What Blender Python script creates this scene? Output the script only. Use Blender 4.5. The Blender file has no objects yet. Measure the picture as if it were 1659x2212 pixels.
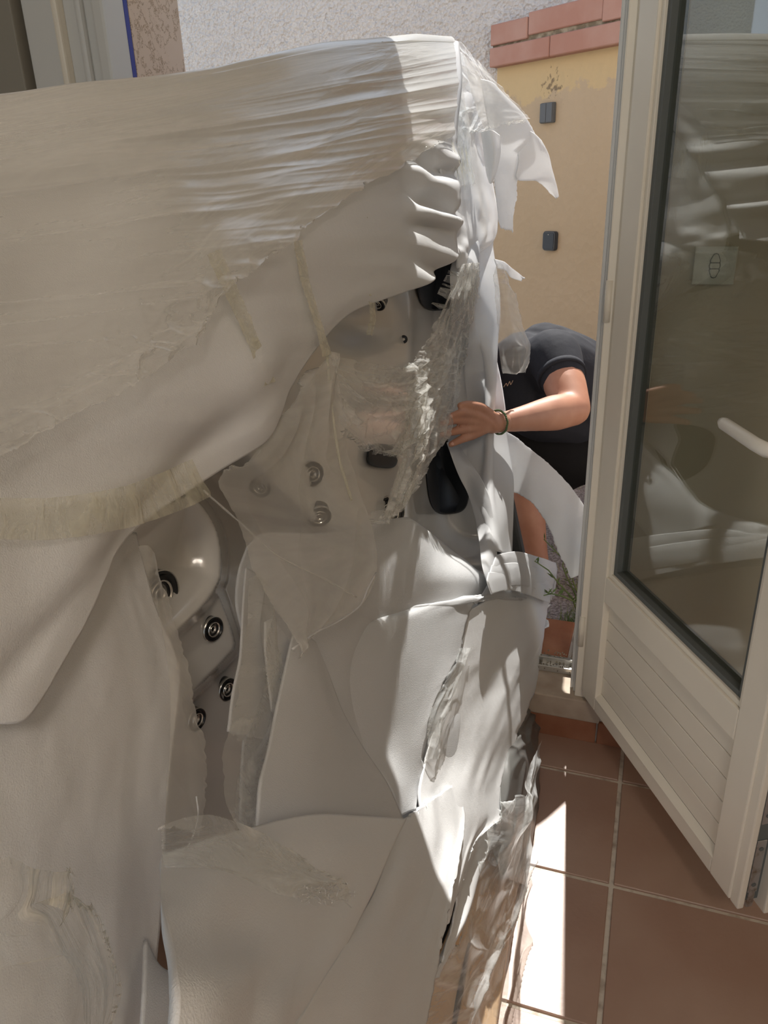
import bpy, bmesh, math, random
import numpy as np
from mathutils import Vector, Matrix, Euler

# ------------------------------------------------------------------ camera, sky, sun, exposure
random.seed(7)
SC = bpy.context.scene
COL = SC.collection
W_, H_, F_ = 1659.0, 2212.0, 1661.0
CAM = np.array([0.0, 0.0, 1.45])
RW = np.array([[0.94525021, 0.09966225, -0.3107563],
               [0.32477476, -0.38062108, 0.8658227],
               [-0.03199056, -0.91934489, -0.39214994]])      # world axes in camera axes (x right, y down, z forward)
cam = bpy.data.cameras.new('camera'); camo = bpy.data.objects.new('camera', cam); COL.objects.link(camo)
cam.sensor_fit = 'VERTICAL'; cam.sensor_height = 36.0; cam.sensor_width = 27.0
cam.lens = F_ / H_ * 36.0
cam.clip_start = 0.02
m = Matrix.Identity(4)
for i in range(3):
    m[i][0] = RW[i][0]; m[i][1] = -RW[i][1]; m[i][2] = -RW[i][2]; m[i][3] = CAM[i]
camo.matrix_world = m
SC.camera = camo
SC.view_settings.view_transform = 'Standard'; SC.view_settings.look = 'None'
SC.view_settings.gamma = 1.0; SC.view_settings.use_curve_mapping = False
SC.view_settings.exposure = 1.2
SC.cycles.transparent_max_bounces = 24
SC.cycles.max_bounces = 9; SC.cycles.diffuse_bounces = 5
SC.cycles.sample_clamp_indirect = 6.0
SC.cycles.caustics_reflective = False; SC.cycles.caustics_refractive = False

SUN_DIR = Vector((-0.067, 0.639, 0.766)).normalized()
world = bpy.data.worlds.new('world'); SC.world = world; world.use_nodes = True
wn = world.node_tree.nodes; wl = world.node_tree.links
sky = wn.new('ShaderNodeTexSky'); sky.sky_type = 'HOSEK_WILKIE'; sky.turbidity = 3.0
sky.sun_direction = SUN_DIR; sky.ground_albedo = 0.4
bg = wn['Background']; bg.inputs[1].default_value = 2.35
hs = wn.new('ShaderNodeHueSaturation'); hs.inputs['Saturation'].default_value = 0.55
wl.new(sky.outputs[0], hs.inputs['Color']); wl.new(hs.outputs[0], bg.inputs[0])
sl = bpy.data.lights.new('sun', 'SUN'); sl.energy = 3.6; sl.angle = math.radians(0.6); sl.color = (1.0, 0.96, 0.9)
so = bpy.data.objects.new('sun', sl); COL.objects.link(so)
so.rotation_euler = SUN_DIR.to_track_quat('Z', 'Y').to_euler()
FILL_W = 18.0

# ------------------------------------------------------------------ geometry helpers
NPL = np.array([1.0, 0.04, 0.205]); KPL = -0.155 + 0.038       # plane of the tub's opening (leans to the left)
def ray(px, py): return RW @ (np.array([px - W_/2, py - H_/2, F_]) / F_)
def T(px, py, t): return CAM + ray(px, py) * t
def smo(x, a, b_): t = np.clip((np.asarray(x, float)-a)/(b_-a), 0, 1); return t*t*(3-2*t)
def swell(px, py): return .48*smo(px, 880, 975)*(1-smo(px, 985, 1095))*smo(py, 560, 800)*(1-smo(py, 1120, 1260))   # the far end of the opening turns away from the room
def tpl(px, py): return (KPL - NPL @ CAM) / (NPL @ ray(px, py)) + float(swell(px, py))
def S(px, py, off=0.0): return T(px, py, tpl(px, py) - off)
def Y(px, py, y): r = ray(px, py); return CAM + r * (y / r[1])
def Z(px, py, z): r = ray(px, py); return CAM + r * ((z - CAM[2]) / r[2])
def V(a): return Vector((float(a[0]), float(a[1]), float(a[2])))

_rng = np.random.RandomState(3); _tab = _rng.rand(256, 256)
def vnoise(x, y, seed=0):
    x = np.asarray(x) + seed * 17.31; y = np.asarray(y) + seed * 9.73
    xi = np.floor(x).astype(int); yi = np.floor(y).astype(int); fx = x - xi; fy = y - yi
    fx = fx*fx*(3-2*fx); fy = fy*fy*(3-2*fy)
    g = lambda a, b: _tab[a % 256, b % 256]
    return (g(xi, yi)*(1-fx) + g(xi+1, yi)*fx)*(1-fy) + (g(xi, yi+1)*(1-fx) + g(xi+1, yi+1)*fx)*fy
def fbm(x, y, seed=0, o=3): return sum((vnoise(x*2**k, y*2**k, seed+k)-.5) / 2**k for k in range(o))
def ridge(x, y, seed=0, o=3): return sum((1-abs(2*vnoise(x*2**k, y*2**k, seed+k)-1))**2 / 2.4**k for k in range(2))

def curve(pts, n, tens=0.85):
    p = np.array(pts, float); k = len(p)
    if k == 1: return np.repeat(p, n, 0)
    d = np.sqrt(((p[1:, :2]-p[:-1, :2])**2).sum(1)) + 1e-6
    s = np.concatenate([[0], np.cumsum(d)]); s /= s[-1]
    m_ = np.zeros_like(p)
    m_[1:-1] = (p[2:]-p[:-2]) / (s[2:]-s[:-2])[:, None] * tens
    m_[0] = (p[1]-p[0])/(s[1]-s[0]); m_[-1] = (p[-1]-p[-2])/(s[-1]-s[-2])
    u = np.linspace(0, 1, n); i = np.clip(np.searchsorted(s, u, 'right')-1, 0, k-2)
    h = (s[i+1]-s[i]); t = ((u-s[i])/h)[:, None]; h = h[:, None]
    return ((2*t**3-3*t**2+1)*p[i] + (t**3-2*t**2+t)*h*m_[i] + (-2*t**3+3*t**2)*p[i+1] + (t**3-t**2)*h*m_[i+1])

def tag(o, label=None, cat=None, group=None, kind=None):
    if label: o['label'] = label
    if cat: o['category'] = cat
    if group: o['group'] = group
    if kind: o['kind'] = kind
    return o
def link(name, me, mat=None, parent=None, smooth=False):
    o = bpy.data.objects.new(name, me); COL.objects.link(o)
    if mat is not None: me.materials.append(mat)
    if parent is not None: o.parent = parent
    if smooth and len(me.polygons): me.polygons.foreach_set('use_smooth', [True]*len(me.polygons))
    return o
def empty(name, loc=(0, 0, 0), rz=0.0):
    o = bpy.data.objects.new(name, None); COL.objects.link(o); o.location = loc; o.rotation_euler = (0, 0, rz); o.empty_display_size = .05
    return o
def unparent_offset(o, par):       # child keeps its world place under a moved parent
    o.parent = par; o.matrix_parent_inverse = Matrix.LocRotScale(par.location, par.rotation_euler, par.scale).inverted(); return o
def mesh_from(name, bm, mat=None, parent=None, smooth=False):
    me = bpy.data.meshes.new(name); bm.to_mesh(me); bm.free(); return link(name, me, mat, parent, smooth)
def box_bm(lo, hi, bev=0.0, seg=2, bm=None):
    b = bmesh.new()
    r = bmesh.ops.create_cube(b, size=1.0)
    c = [(lo[i]+hi[i])/2 for i in range(3)]; s = [hi[i]-lo[i] for i in range(3)]
    for v in b.verts: v.co = Vector([v.co[i]*s[i]+c[i] for i in range(3)])
    if bev: bmesh.ops.bevel(b, geom=b.edges[:], offset=bev, segments=seg, affect='EDGES', profile=.6)
    if bm is None: return b
    me = bpy.data.meshes.new('t'); b.to_mesh(me); b.free(); bm.from_mesh(me); bpy.data.meshes.remove(me); return bm
def prism_bm(poly, z0, z1, bev=0.0):       # poly of (x, y) extruded along z
    b = bmesh.new(); vs = [b.verts.new((x, y, z0)) for x, y in poly]; f = b.faces.new(vs)
    r = bmesh.ops.extrude_face_region(b, geom=[f])
    for v in r['geom']:
        if isinstance(v, bmesh.types.BMVert): v.co.z = z1
    bmesh.ops.recalc_face_normals(b, faces=b.faces[:])
    if bev: bmesh.ops.bevel(b, geom=b.edges[:], offset=bev, segments=2, affect='EDGES')
    return b
def lathe_bm(prof, n=32, bm=None, M=None):
    b = bm or bmesh.new(); rings = []
    for r, z in prof:
        ring = []
        for i in range(n):
            a = 2*math.pi*i/n; v = Vector((r*math.cos(a), r*math.sin(a), z))
            ring.append(b.verts.new(M @ v if M else v))
        rings.append(ring)
    for a, c in zip(rings, rings[1:]):
        for i in range(n): b.faces.new((a[i], a[(i+1) % n], c[(i+1) % n], c[i]))
    for ring in (rings[0], rings[-1]):
        try: b.faces.new(ring)
        except ValueError: pass
    bmesh.ops.recalc_face_normals(b, faces=b.faces[:])
    return b
def tube_bm(pts, rads, n=12, bm=None, cap=True):
    b = bm or bmesh.new(); pts = [V(p) for p in pts]; rings = []; ref = None
    for i, p in enumerate(pts):
        d = (pts[min(i+1, len(pts)-1)] - pts[max(i-1, 0)]).normalized()
        if ref is None: ref = d.orthogonal().normalized()
        ref = (ref - d*ref.dot(d)).normalized(); q = d.cross(ref); r = rads[i] if hasattr(rads, '__len__') else rads
        rings.append([b.verts.new(p + (ref*math.cos(2*math.pi*k/n) + q*math.sin(2*math.pi*k/n))*r) for k in range(n)])
    for a, c in zip(rings, rings[1:]):
        for k in range(n): b.faces.new((a[k], a[(k+1) % n], c[(k+1) % n], c[k]))
    if cap: b.faces.new(rings[0]); b.faces.new(rings[-1])
    bmesh.ops.recalc_face_normals(b, faces=b.faces[:])
    return b

def patch(name, rows, mat, mode='p', nu=60, nv=60, folds=(), ridges=(), torn='', tear=5, thick=0.003, parent=None, seed=1, loc=None, fn=None):
    """draped sheet: rows of control points, resampled into a grid, folded and crumpled"""
    R = [curve(r, nu) for r in rows]
    R = np.array(R)                                   # rows, nu, 3
    K = len(R)
    s = np.zeros(K)
    for i in range(1, K): s[i] = s[i-1] + np.sqrt(((R[i]-R[i-1])[:, :2]**2).sum(1)).mean() + 1e-3
    s /= s[-1]
    m_ = np.zeros_like(R)
    if K > 2: m_[1:-1] = (R[2:]-R[:-2]) / (s[2:]-s[:-2])[:, None, None]*.85
    m_[0] = (R[1]-R[0])/(s[1]-s[0]); m_[-1] = (R[-1]-R[-2])/(s[-1]-s[-2])
    G = np.zeros((nv, nu, 3))
    for j, u in enumerate(np.linspace(0, 1, nv)):
        i = min(max(np.searchsorted(s, u, 'right')-1, 0), K-2); h = s[i+1]-s[i]; t = (u-s[i])/h
        G[j] = (2*t**3-3*t**2+1)*R[i] + (t**3-2*t**2+t)*h*m_[i] + (-2*t**3+3*t**2)*R[i+1] + (t**3-t**2)*h*m_[i+1]
    def jag(k, n):
        x = np.arange(n)
        return (fbm(x*.16, np.zeros(n)+k, seed, 2)*1.1 + (vnoise(x*.7, np.zeros(n)+k, seed+5)-.5)*.7)*tear*1.5
    for side in torn:
        if side in 'tb':
            idx = 0 if side == 't' else nv-1; st = 1 if side == 't' else -1
            for q, w in ((0, 1.), (1, .8), (2, .55), (3, .3)): G[idx+st*q, :, 1] += jag(3, nu)*w; G[idx+st*q, :, 0] += jag(8, nu)*w*.5
        else:
            idx = 0 if side == 'l' else nu-1; st = 1 if side == 'l' else -1
            for q, w in ((0, 1.), (1, .8), (2, .55), (3, .3)): G[:, idx+st*q, 0] += jag(5, nv)*w; G[:, idx+st*q, 1] += jag(11, nv)*w*.5
    v = np.stack([(G[..., 0]-W_/2)/F_, (G[..., 1]-H_/2)/F_, np.ones((nv, nu))], -1)
    rr = v @ RW.T
    tt = ((KPL - NPL @ CAM) / (rr @ NPL) + swell(G[..., 0], G[..., 1]) - G[..., 2]) if mode == 'p' else G[..., 2]
    P = CAM + rr * tt[..., None]
    du = np.gradient(P, axis=1); dv = np.gradient(P, axis=0)
    nrm = np.cross(du, dv); nrm /= np.linalg.norm(nrm, axis=-1, keepdims=True) + 1e-9
    sgn = np.sign(-(nrm*rr).sum(-1).mean()); nrm = nrm*sgn
    U = np.cumsum(np.linalg.norm(du, axis=-1), 1); Vv = np.cumsum(np.linalg.norm(dv, axis=-1), 0)
    U = np.repeat(U.mean(0)[None], nv, 0); Vv = np.repeat(Vv.mean(1)[:, None], nu, 1)
    d = np.zeros((nv, nu))
    for amp, fu, fv in folds: seed += 1; d += amp*2*fbm(U*fu, Vv*fv, seed, 3)
    for amp, fu, fv in ridges: seed += 1; d += amp*ridge(U*fu + 2.0*fbm(U*3, Vv*3, seed+2, 2), Vv*fv + 2.0*fbm(U*3, Vv*3, seed+7, 2), seed, 3)
    if fn is not None: d += fn(G[..., 0], G[..., 1])
    P = P + nrm*d[..., None]
    idx = np.arange(nv*nu).reshape(nv, nu)
    faces = np.stack([idx[:-1, :-1], idx[1:, :-1], idx[1:, 1:], idx[:-1, 1:]], -1).reshape(-1, 4)
    if sgn > 0: faces = faces  # orientation handled below
    me = bpy.data.meshes.new(name)
    base = P.reshape(-1, 3).mean(0) if loc is None else np.array(loc)
    me.from_pydata((P.reshape(-1, 3) - (0 if parent is not None else base)).tolist(), [], faces.tolist())
    uvl = me.uv_layers.new(name='UVMap')
    uvs = np.stack([U.reshape(-1), Vv.reshape(-1)], -1)[faces.reshape(-1)]
    uvl.data.foreach_set('uv', uvs.reshape(-1).astype(np.float32))
    o = link(name, me, mat, None, True)
    if parent is not None:
        unparent_offset(o, parent)
    else: o.location = base
    if thick:
        so_ = o.modifiers.new('thickness', 'SOLIDIFY'); so_.thickness = thick; so_.offset = 0
    return o

# ------------------------------------------------------------------ materials
def mat(name, col, rough=.6, spec=.4, metal=0., bump=None, var=None, coat=0., trans=0.):
    M = bpy.data.materials.new(name); M.use_nodes = True; nt = M.node_tree; n = nt.nodes; l = nt.links
    p = n['Principled BSDF']; p.inputs['Base Color'].default_value = (*col, 1); p.inputs['Roughness'].default_value = rough
    p.inputs['Specular IOR Level'].default_value = spec; p.inputs['Metallic'].default_value = metal; p.inputs['Coat Weight'].default_value = coat
    tc = n.new('ShaderNodeTexCoord')
    if var:                                     # (colour2, scale, detail, lo, hi)
        c2, sc, det, lo, hi = var
        t = n.new('ShaderNodeTexNoise'); t.inputs['Scale'].default_value = sc; t.inputs['Detail'].default_value = det
        l.new(tc.outputs['Object'], t.inputs['Vector'])
        r = n.new('ShaderNodeValToRGB'); r.color_ramp.elements[0].position = lo; r.color_ramp.elements[1].position = hi
        r.color_ramp.elements[0].color = (*col, 1); r.color_ramp.elements[1].color = (*c2, 1)
        l.new(t.outputs['Fac'], r.inputs[0]); l.new(r.outputs[0], p.inputs['Base Color'])
    if bump:                                    # list of (scale, strength, distance)
        prev = None
        for sc, st, di in bump:
            t = n.new('ShaderNodeTexNoise'); t.inputs['Scale'].default_value = sc; t.inputs['Detail'].default_value = 3
            l.new(tc.outputs['Object'], t.inputs['Vector'])
            b = n.new('ShaderNodeBump'); b.inputs['Strength'].default_value = st; b.inputs['Distance'].default_value = di
            l.new(t.outputs['Fac'], b.inputs['Height'])
            if prev: l.new(prev.outputs[0], b.inputs['Normal'])
            prev = b
        l.new(prev.outputs[0], p.inputs['Normal'])
    if trans:
        out = n['Material Output']; tr = n.new('ShaderNodeBsdfTranslucent'); tr.inputs[0].default_value = (*col, 1)
        mx = n.new('ShaderNodeMixShader'); mx.inputs[0].default_value = trans
        l.new(p.outputs[0], mx.inputs[1]); l.new(tr.outputs[0], mx.inputs[2]); l.new(mx.outputs[0], out.inputs[0])
    return M

def film_mat(name, haze=.12, streak=.35, su=4., sv=40., rough=.22, tint=(.9, .91, .9), bump=.6, lo=.5, hi=.72, fres=.7):
    M = bpy.data.materials.new(name); M.use_nodes = True; nt = M.node_tree; n = nt.nodes; l = nt.links
    p = n['Principled BSDF']; p.inputs['Base Color'].default_value = (*tint, 1); p.inputs['Roughness'].default_value = rough
    p.inputs['Specular IOR Level'].default_value = 1.0
    tc = n.new('ShaderNodeTexCoord'); mp = n.new('ShaderNodeMapping'); mp.inputs['Scale'].default_value = (su, sv, 1)
    l.new(tc.outputs['UV'], mp.inputs[0])
    t = n.new('ShaderNodeTexNoise'); t.inputs['Scale'].default_value = 1.; t.inputs['Detail'].default_value = 5; t.inputs['Distortion'].default_value = .8
    l.new(mp.outputs[0], t.inputs['Vector'])
    r = n.new('ShaderNodeMapRange'); r.inputs['From Min'].default_value = lo; r.inputs['From Max'].default_value = hi
    r.inputs['To Min'].default_value = haze; r.inputs['To Max'].default_value = haze + streak
    l.new(t.outputs['Fac'], r.inputs['Value'])
    b = n.new('ShaderNodeBump'); b.inputs['Strength'].default_value = bump; b.inputs['Distance'].default_value = .006
    l.new(t.outputs['Fac'], b.inputs['Height']); l.new(b.outputs[0], p.inputs['Normal'])
    fr = schlick(n, l, b.outputs[0])
    ma = n.new('ShaderNodeMath'); ma.operation = 'MULTIPLY_ADD'; ma.inputs[1].default_value = fres; ma.use_clamp = True
    l.new(fr.outputs[0], ma.inputs[0]); l.new(r.outputs[0], ma.inputs[2])
    tr = n.new('ShaderNodeBsdfTransparent'); tr.inputs[0].default_value = (.98, .98, .97, 1)
    tl = n.new('ShaderNodeBsdfTranslucent'); tl.inputs[0].default_value = (*tint, 1)
    m0 = n.new('ShaderNodeMixShader'); m0.inputs[0].default_value = .35
    l.new(p.outputs[0], m0.inputs[1]); l.new(tl.outputs[0], m0.inputs[2])
    mx = n.new('ShaderNodeMixShader'); l.new(ma.outputs[0], mx.inputs[0])
    l.new(tr.outputs[0], mx.inputs[1]); l.new(m0.outputs[0], mx.inputs[2]); l.new(mx.outputs[0], n['Material Output'].inputs[0])
    return M

M = {}
def schlick(n, l, normal=None):                # two-sided thin-sheet reflectance
    lw = n.new('ShaderNodeLayerWeight'); lw.inputs['Blend'].default_value = .5
    if normal: l.new(normal, lw.inputs['Normal'])
    a = n.new('ShaderNodeMath'); a.operation = 'POWER'; a.inputs[1].default_value = 4.0; l.new(lw.outputs['Facing'], a.inputs[0])
    b = n.new('ShaderNodeMath'); b.operation = 'MULTIPLY_ADD'; b.inputs[1].default_value = .9; b.inputs[2].default_value = .08; l.new(a.outputs[0], b.inputs[0])
    return b
M['foam'] = mat('foam', (.79, .80, .81), .6, .5, bump=[(900, .3, .002), (60, .18, .003)], trans=.22)
M['foam_thin'] = mat('foam_thin', (.83, .84, .85), .6, .45, bump=[(800, .5, .0025), (40, .15, .003)], trans=.5)
M['film_wrap'] = film_mat('film_wrap', .05, .5, 1.2, 11., .16, (.84, .84, .82), .9, .54, .68, 2.0)
M['film_clear'] = film_mat('film_clear', .12, .5, 14., 30., .2, (.88, .88, .85), .8, .52, .76)
M['film_bright'] = film_mat('film_bright', .18, .45, 12., 14., .25, (.92, .95, .96), .9, .48, .7)
M['film_milky'] = film_mat('film_milky', .20, .3, 5., 9., .3, (.84, .83, .80), .5, .4, .8)
M['film_dark'] = film_mat('film_dark', .07, .18, 12., 16., .15, (.75, .77, .78), .7, .55, .75)
M['film_bunch'] = film_mat('film_bunch', .08, .65, 60., 7., .22, (.92, .88, .78), .9, .54, .68)
M['tape'] = film_mat('tape', .2, .3, 30., 60., .3, (.80, .77, .60), .7, .45, .7)
M['shell'] = mat('acrylic_shell', (.60, .585, .555), .18, .5, coat=.4, bump=[(6, .05, .01)])
M['jet_black'] = mat('jet_black', (.012, .012, .013), .28, .5)
M['jet_metal'] = mat('jet_metal', (.62, .6, .56), .25, .6, metal=.9)
M['pillow'] = mat('pillow_black', (.010, .011, .013), .5, .35, bump=[(400, .1, .001)])
M['cabinet'] = mat('cabinet', (.06, .06, .06), .6, .3, bump=[(40, .2, .004)])
M['card'] = mat('cardboard', (.50, .33, .19), .8, .2, var=((.58, .42, .27), 12, 4, .35, .65), bump=[(80, .25, .004)])
M['pvc'] = mat('white_painted_metal', (.80, .745, .64), .38, .4, var=((.73, .675, .575), 3, 4, .4, .75), bump=[(30, .03, .002)])
M['pvc_grey'] = mat('grey_painted_metal', (.60, .60, .58), .4, .4)
M['gasket'] = mat('rubber_gasket', (.12, .13, .125), .6, .3)
M['steel'] = mat('brushed_steel', (.5, .5, .5), .35, .5, metal=.8, var=((.25, .2, .14), 40, 4, .55, .7))
M['groove'] = mat('panel_groove', (.16, .14, .11), .8, .1)
M['blue'] = mat('blue_film', (.03, .05, .30), .4, .4)
M['tile'] = mat('floor_tile', (.33, .205, .155), .42, .4, var=((.40, .28, .22), 3.2, 6, .35, .7), bump=[(90, .12, .003), (9, .1, .004)])
M['tile_out'] = mat('terracotta', (.27, .11, .06), .8, .2, var=((.35, .165, .095), 9, 5, .35, .7), bump=[(60, .3, .003)])
M['grout'] = mat('grout', (.62, .57, .50), .85, .2, var=((.30, .24, .19), 30, 4, .5, .75), bump=[(200, .4, .002)])
M['plaster'] = mat('interior_plaster', (.62, .55, .45), .85, .2, bump=[(60, .12, .002)])
M['sill'] = mat('sill_paint', (.46, .38, .30), .7, .3, var=((.36, .28, .21), 14, 4, .4, .7), bump=[(60, .15, .002)])
M['alu'] = mat('aluminium_track', (.62, .61, .58), .3, .5, metal=.75)
M['skin'] = mat('skin', (.42, .20, .13), .5, .4, var=((.48, .25, .165), 20, 4, .3, .7), bump=[(250, .12, .001)])
M['shirt'] = mat('black_jersey', (.022, .024, .032), .85, .25, bump=[(350, .2, .001), (18, .35, .008)])
M['shorts'] = mat('black_shorts', (.008, .008, .009), .9, .2, bump=[(350, .2, .001), (14, .35, .008)])
M['hair'] = mat('dark_hair', (.03, .02, .014), .6, .3, bump=[(200, .5, .003)])
M['plastic_grey'] = mat('slate_plastic', (.12, .135, .15), .42, .4)
M['plastic_dark'] = mat('anthracite_plastic', (.045, .055, .07), .4, .4)
M['white_plastic'] = mat('white_plastic', (.72, .70, .64), .35, .5)
M['leaf'] = mat('weed_green', (.10, .16, .05), .6, .3, var=((.18, .2, .08), 30, 3, .4, .7))
M['straw'] = mat('dry_grass', (.38, .34, .22), .8, .2, var=((.18, .22, .1), 30, 3, .4, .7))
M['cord'] = mat('green_cord', (.10, .16, .08), .8, .2, bump=[(400, .5, .001)])
M['coping'] = mat('clay_coping', (.45, .25, .20), .75, .25, var=((.50, .32, .27), 6, 6, .4, .72), bump=[(70, .2, .003)])
M['mortar'] = mat('mossy_mortar', (.22, .19, .14), .95, .1, var=((.42, .38, .3), 25, 5, .45, .65), bump=[(50, .8, .01)])
def stucco(name, col, col2, sc, strength, dist):
    X = mat(name, col, .92, .15, var=(col2, 1.4, 6, .3, .75)); nt = X.node_tree; n = nt.nodes; l = nt.links
    tc = [q for q in n if q.type == 'TEX_COORD'][0]
    v = n.new('ShaderNodeTexVoronoi'); v.inputs['Scale'].default_value = sc; t = n.new('ShaderNodeTexNoise'); t.inputs['Scale'].default_value = sc*.6; t.inputs['Detail'].default_value = 6
    l.new(tc.outputs['Object'], v.inputs['Vector']); l.new(tc.outputs['Object'], t.inputs['Vector'])
    a = n.new('ShaderNodeMath'); a.operation = 'MULTIPLY_ADD'; a.inputs[1].default_value = .6
    l.new(v.outputs['Distance'], a.inputs[0]); l.new(t.outputs['Fac'], a.inputs[2])
    b = n.new('ShaderNodeBump'); b.inputs['Strength'].default_value = strength; b.inputs['Distance'].default_value = dist
    l.new(a.outputs[0], b.inputs['Height']); l.new(b.outputs[0], n['Principled BSDF'].inputs['Normal'])
    return X
M['stucco'] = stucco('grey_stucco', (.66, .67, .67), (.72, .73, .72), 60, 1.0, .02)
def reveal_mat():
    X = stucco('scraped_render', (.66, .53, .42), (.72, .58, .47), 40, .3, .006); n = X.node_tree.nodes; l = X.node_tree.links
    p = n['Principled BSDF']; src = p.inputs['Base Color'].links[0].from_socket
    tc = [q for q in n if q.type == 'TEX_COORD'][0]
    t = n.new('ShaderNodeTexNoise'); t.inputs['Scale'].default_value = 16; t.inputs['Detail'].default_value = 8; t.inputs['Roughness'].default_value = .7
    l.new(tc.outputs['Object'], t.inputs['Vector'])
    r = n.new('ShaderNodeValToRGB'); e = r.color_ramp.elements; e[0].position = .485; e[0].color = (0, 0, 0, 1); e[1].position = .515; e[1].color = (0, 0, 0, 1)
    k = e.new(.5); k.color = (1, 1, 1, 1); l.new(t.outputs['Fac'], r.inputs[0])
    mx = n.new('ShaderNodeMixRGB'); l.new(r.outputs[0], mx.inputs[0]); l.new(src, mx.inputs[1]); mx.inputs[2].default_value = (.26, .17, .09, 1)
    l.new(mx.outputs[0], p.inputs['Base Color']); return X
M['reveal'] = reveal_mat()
def yellow_mat():
    X = stucco('ochre_render', (.50, .41, .285), (.56, .465, .335), 30, .35, .01); n = X.node_tree.nodes; l = X.node_tree.links
    p = n['Principled BSDF']; src = p.inputs['Base Color'].links[0].from_socket
    tc = [q for q in n if q.type == 'TEX_COORD'][0]
    sep = n.new('ShaderNodeSeparateXYZ'); l.new(tc.outputs['Object'], sep.inputs[0])
    t = n.new('ShaderNodeTexNoise'); t.inputs['Scale'].default_value = 7; t.inputs['Detail'].default_value = 8; t.inputs['Roughness'].default_value = .65
    l.new(tc.outputs['Object'], t.inputs['Vector'])
    a = n.new('ShaderNodeMath'); a.operation = 'MULTIPLY_ADD'; a.inputs[1].default_value = .34; l.new(t.outputs['Fac'], a.inputs[0]); l.new(sep.outputs['Z'], a.inputs[2])
    g = n.new('ShaderNodeMapRange'); g.inputs['From Min'].default_value = 1.985; g.inputs['From Max'].default_value = 2.0; l.new(a.outputs[0], g.inputs['Value'])
    mx = n.new('ShaderNodeMixRGB'); l.new(g.outputs[0], mx.inputs[0]); l.new(src, mx.inputs[1]); mx.inputs[2].default_value = (.62, .50, .30, 1)
    # a patch of dark mould below the coping
    v = n.new('ShaderNodeVectorMath'); v.operation = 'DISTANCE'; v.inputs[1].default_value = (.36, 0, 1.85); l.new(tc.outputs['Object'], v.inputs[0])
    g2 = n.new('ShaderNodeMapRange'); g2.inputs['From Min'].default_value = .0; g2.inputs['From Max'].default_value = .14; g2.inputs['To Min'].default_value = .17; g2.inputs['To Max'].default_value = -.2; l.new(v.outputs['Value'], g2.inputs['Value'])
    t2 = n.new('ShaderNodeTexNoise'); t2.inputs['Scale'].default_value = 45; t2.inputs['Detail'].default_value = 8; l.new(tc.outputs['Object'], t2.inputs['Vector'])
    ad = n.new('ShaderNodeMath'); ad.operation = 'ADD'; l.new(t2.outputs['Fac'], ad.inputs[0]); l.new(g2.outputs[0], ad.inputs[1])
    g3 = n.new('ShaderNodeMapRange'); g3.inputs['From Min'].default_value = .58; g3.inputs['From Max'].default_value = .68; g3.inputs['To Max'].default_value = .75; l.new(ad.outputs[0], g3.inputs['Value'])
    m2 = n.new('ShaderNodeMixRGB'); l.new(g3.outputs[0], m2.inputs[0]); l.new(mx.outputs[0], m2.inputs[1]); m2.inputs[2].default_value = (.16, .13, .10, 1)
    l.new(m2.outputs[0], p.inputs['Base Color']); return X
M['ochre'] = yellow_mat()
M['gravel'] = mat('gravel_soil', (.20, .17, .165), .95, .15, var=((.42, .38, .38), 90, 6, .4, .62), bump=[(120, 1., .01), (14, .5, .02)])
def glass_mat():
    X = bpy.data.materials.new('window_glass'); X.use_nodes = True; n = X.node_tree.nodes; l = X.node_tree.links
    n.remove(n['Principled BSDF']); g = n.new('ShaderNodeBsdfGlossy'); g.inputs['Roughness'].default_value = .01
    t = n.new('ShaderNodeBsdfTransparent'); t.inputs[0].default_value = (.80, .83, .80, 1); f = schlick(n, l)
    ma = n.new('ShaderNodeMath'); ma.operation = 'MULTIPLY'; ma.inputs[1].default_value = 1.25; ma.use_clamp = True; l.new(f.outputs[0], ma.inputs[0])
    mx = n.new('ShaderNodeMixShader'); l.new(ma.outputs[0], mx.inputs[0]); l.new(t.outputs[0], mx.inputs[1]); l.new(g.outputs[0], mx.inputs[2])
    l.new(mx.outputs[0], n['Material Output'].inputs[0]); return X
M['glass'] = glass_mat()

# ------------------------------------------------------------------ the room
YW0, YW1 = 1.81, 2.06                       # wall with the French door, inner and outer face
XL, XR = -1.50, -0.06                       # rough opening
RX0, RX1, RY0, RZ = -3.4, 1.7, -2.6, 2.8
def struct(name, bm, m_, label, cat, parent=None):
    o = mesh_from(name, bm, m_, parent); tag(o, label, cat, kind='structure'); return o
fl = struct('floor', box_bm((RX0, RY0, -.06), (RX1, YW0, -.003)), M['grout'], 'pale grout bed and terracotta coloured square tiles of the room floor', 'floor')
TP, TG = .335, .005
tm = None
def tile_mesh(w, h):
    b = box_bm((-w/2, -h/2, -.008), (w/2, h/2, 0), .0018, 1); me = bpy.data.meshes.new('tile'); b.to_mesh(me); b.free(); me.materials.append(M['tile']); return me
tm = tile_mesh(TP-2*TG, TP-2*TG); tcut = tile_mesh(TP-2*TG, YW0-1.663-2*TG)
nx0 = int((RX0-.029)/TP); 
for i in range(nx0, 5):
    for j in range(-1, 12):
        if j == -1: me, yc = tcut, (1.663+YW0)/2
        else: me, yc = tm, 1.663 - (j+.5)*TP
        if yc < RY0+.1: continue
        o = bpy.data.objects.new('tile', me); COL.objects.link(o); o.parent = fl
        o.location = (.029+(i+.5)*TP, yc, .002 + random.uniform(-.0006, .0006)); o.rotation_euler = (random.uniform(-.002, .002), random.uniform(-.002, .002), 0)
struct('ceiling', box_bm((RX0-.2, RY0-.2, RZ), (RX1+.2, YW1, RZ+.12)), M['plaster'], 'plain plaster ceiling of the room', 'ceiling')
struct('wall_left', box_bm((RX0-.2, RY0, -.06), (RX0, YW1, RZ)), M['plaster'], 'plain plaster wall at the far left of the room', 'wall')
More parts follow.
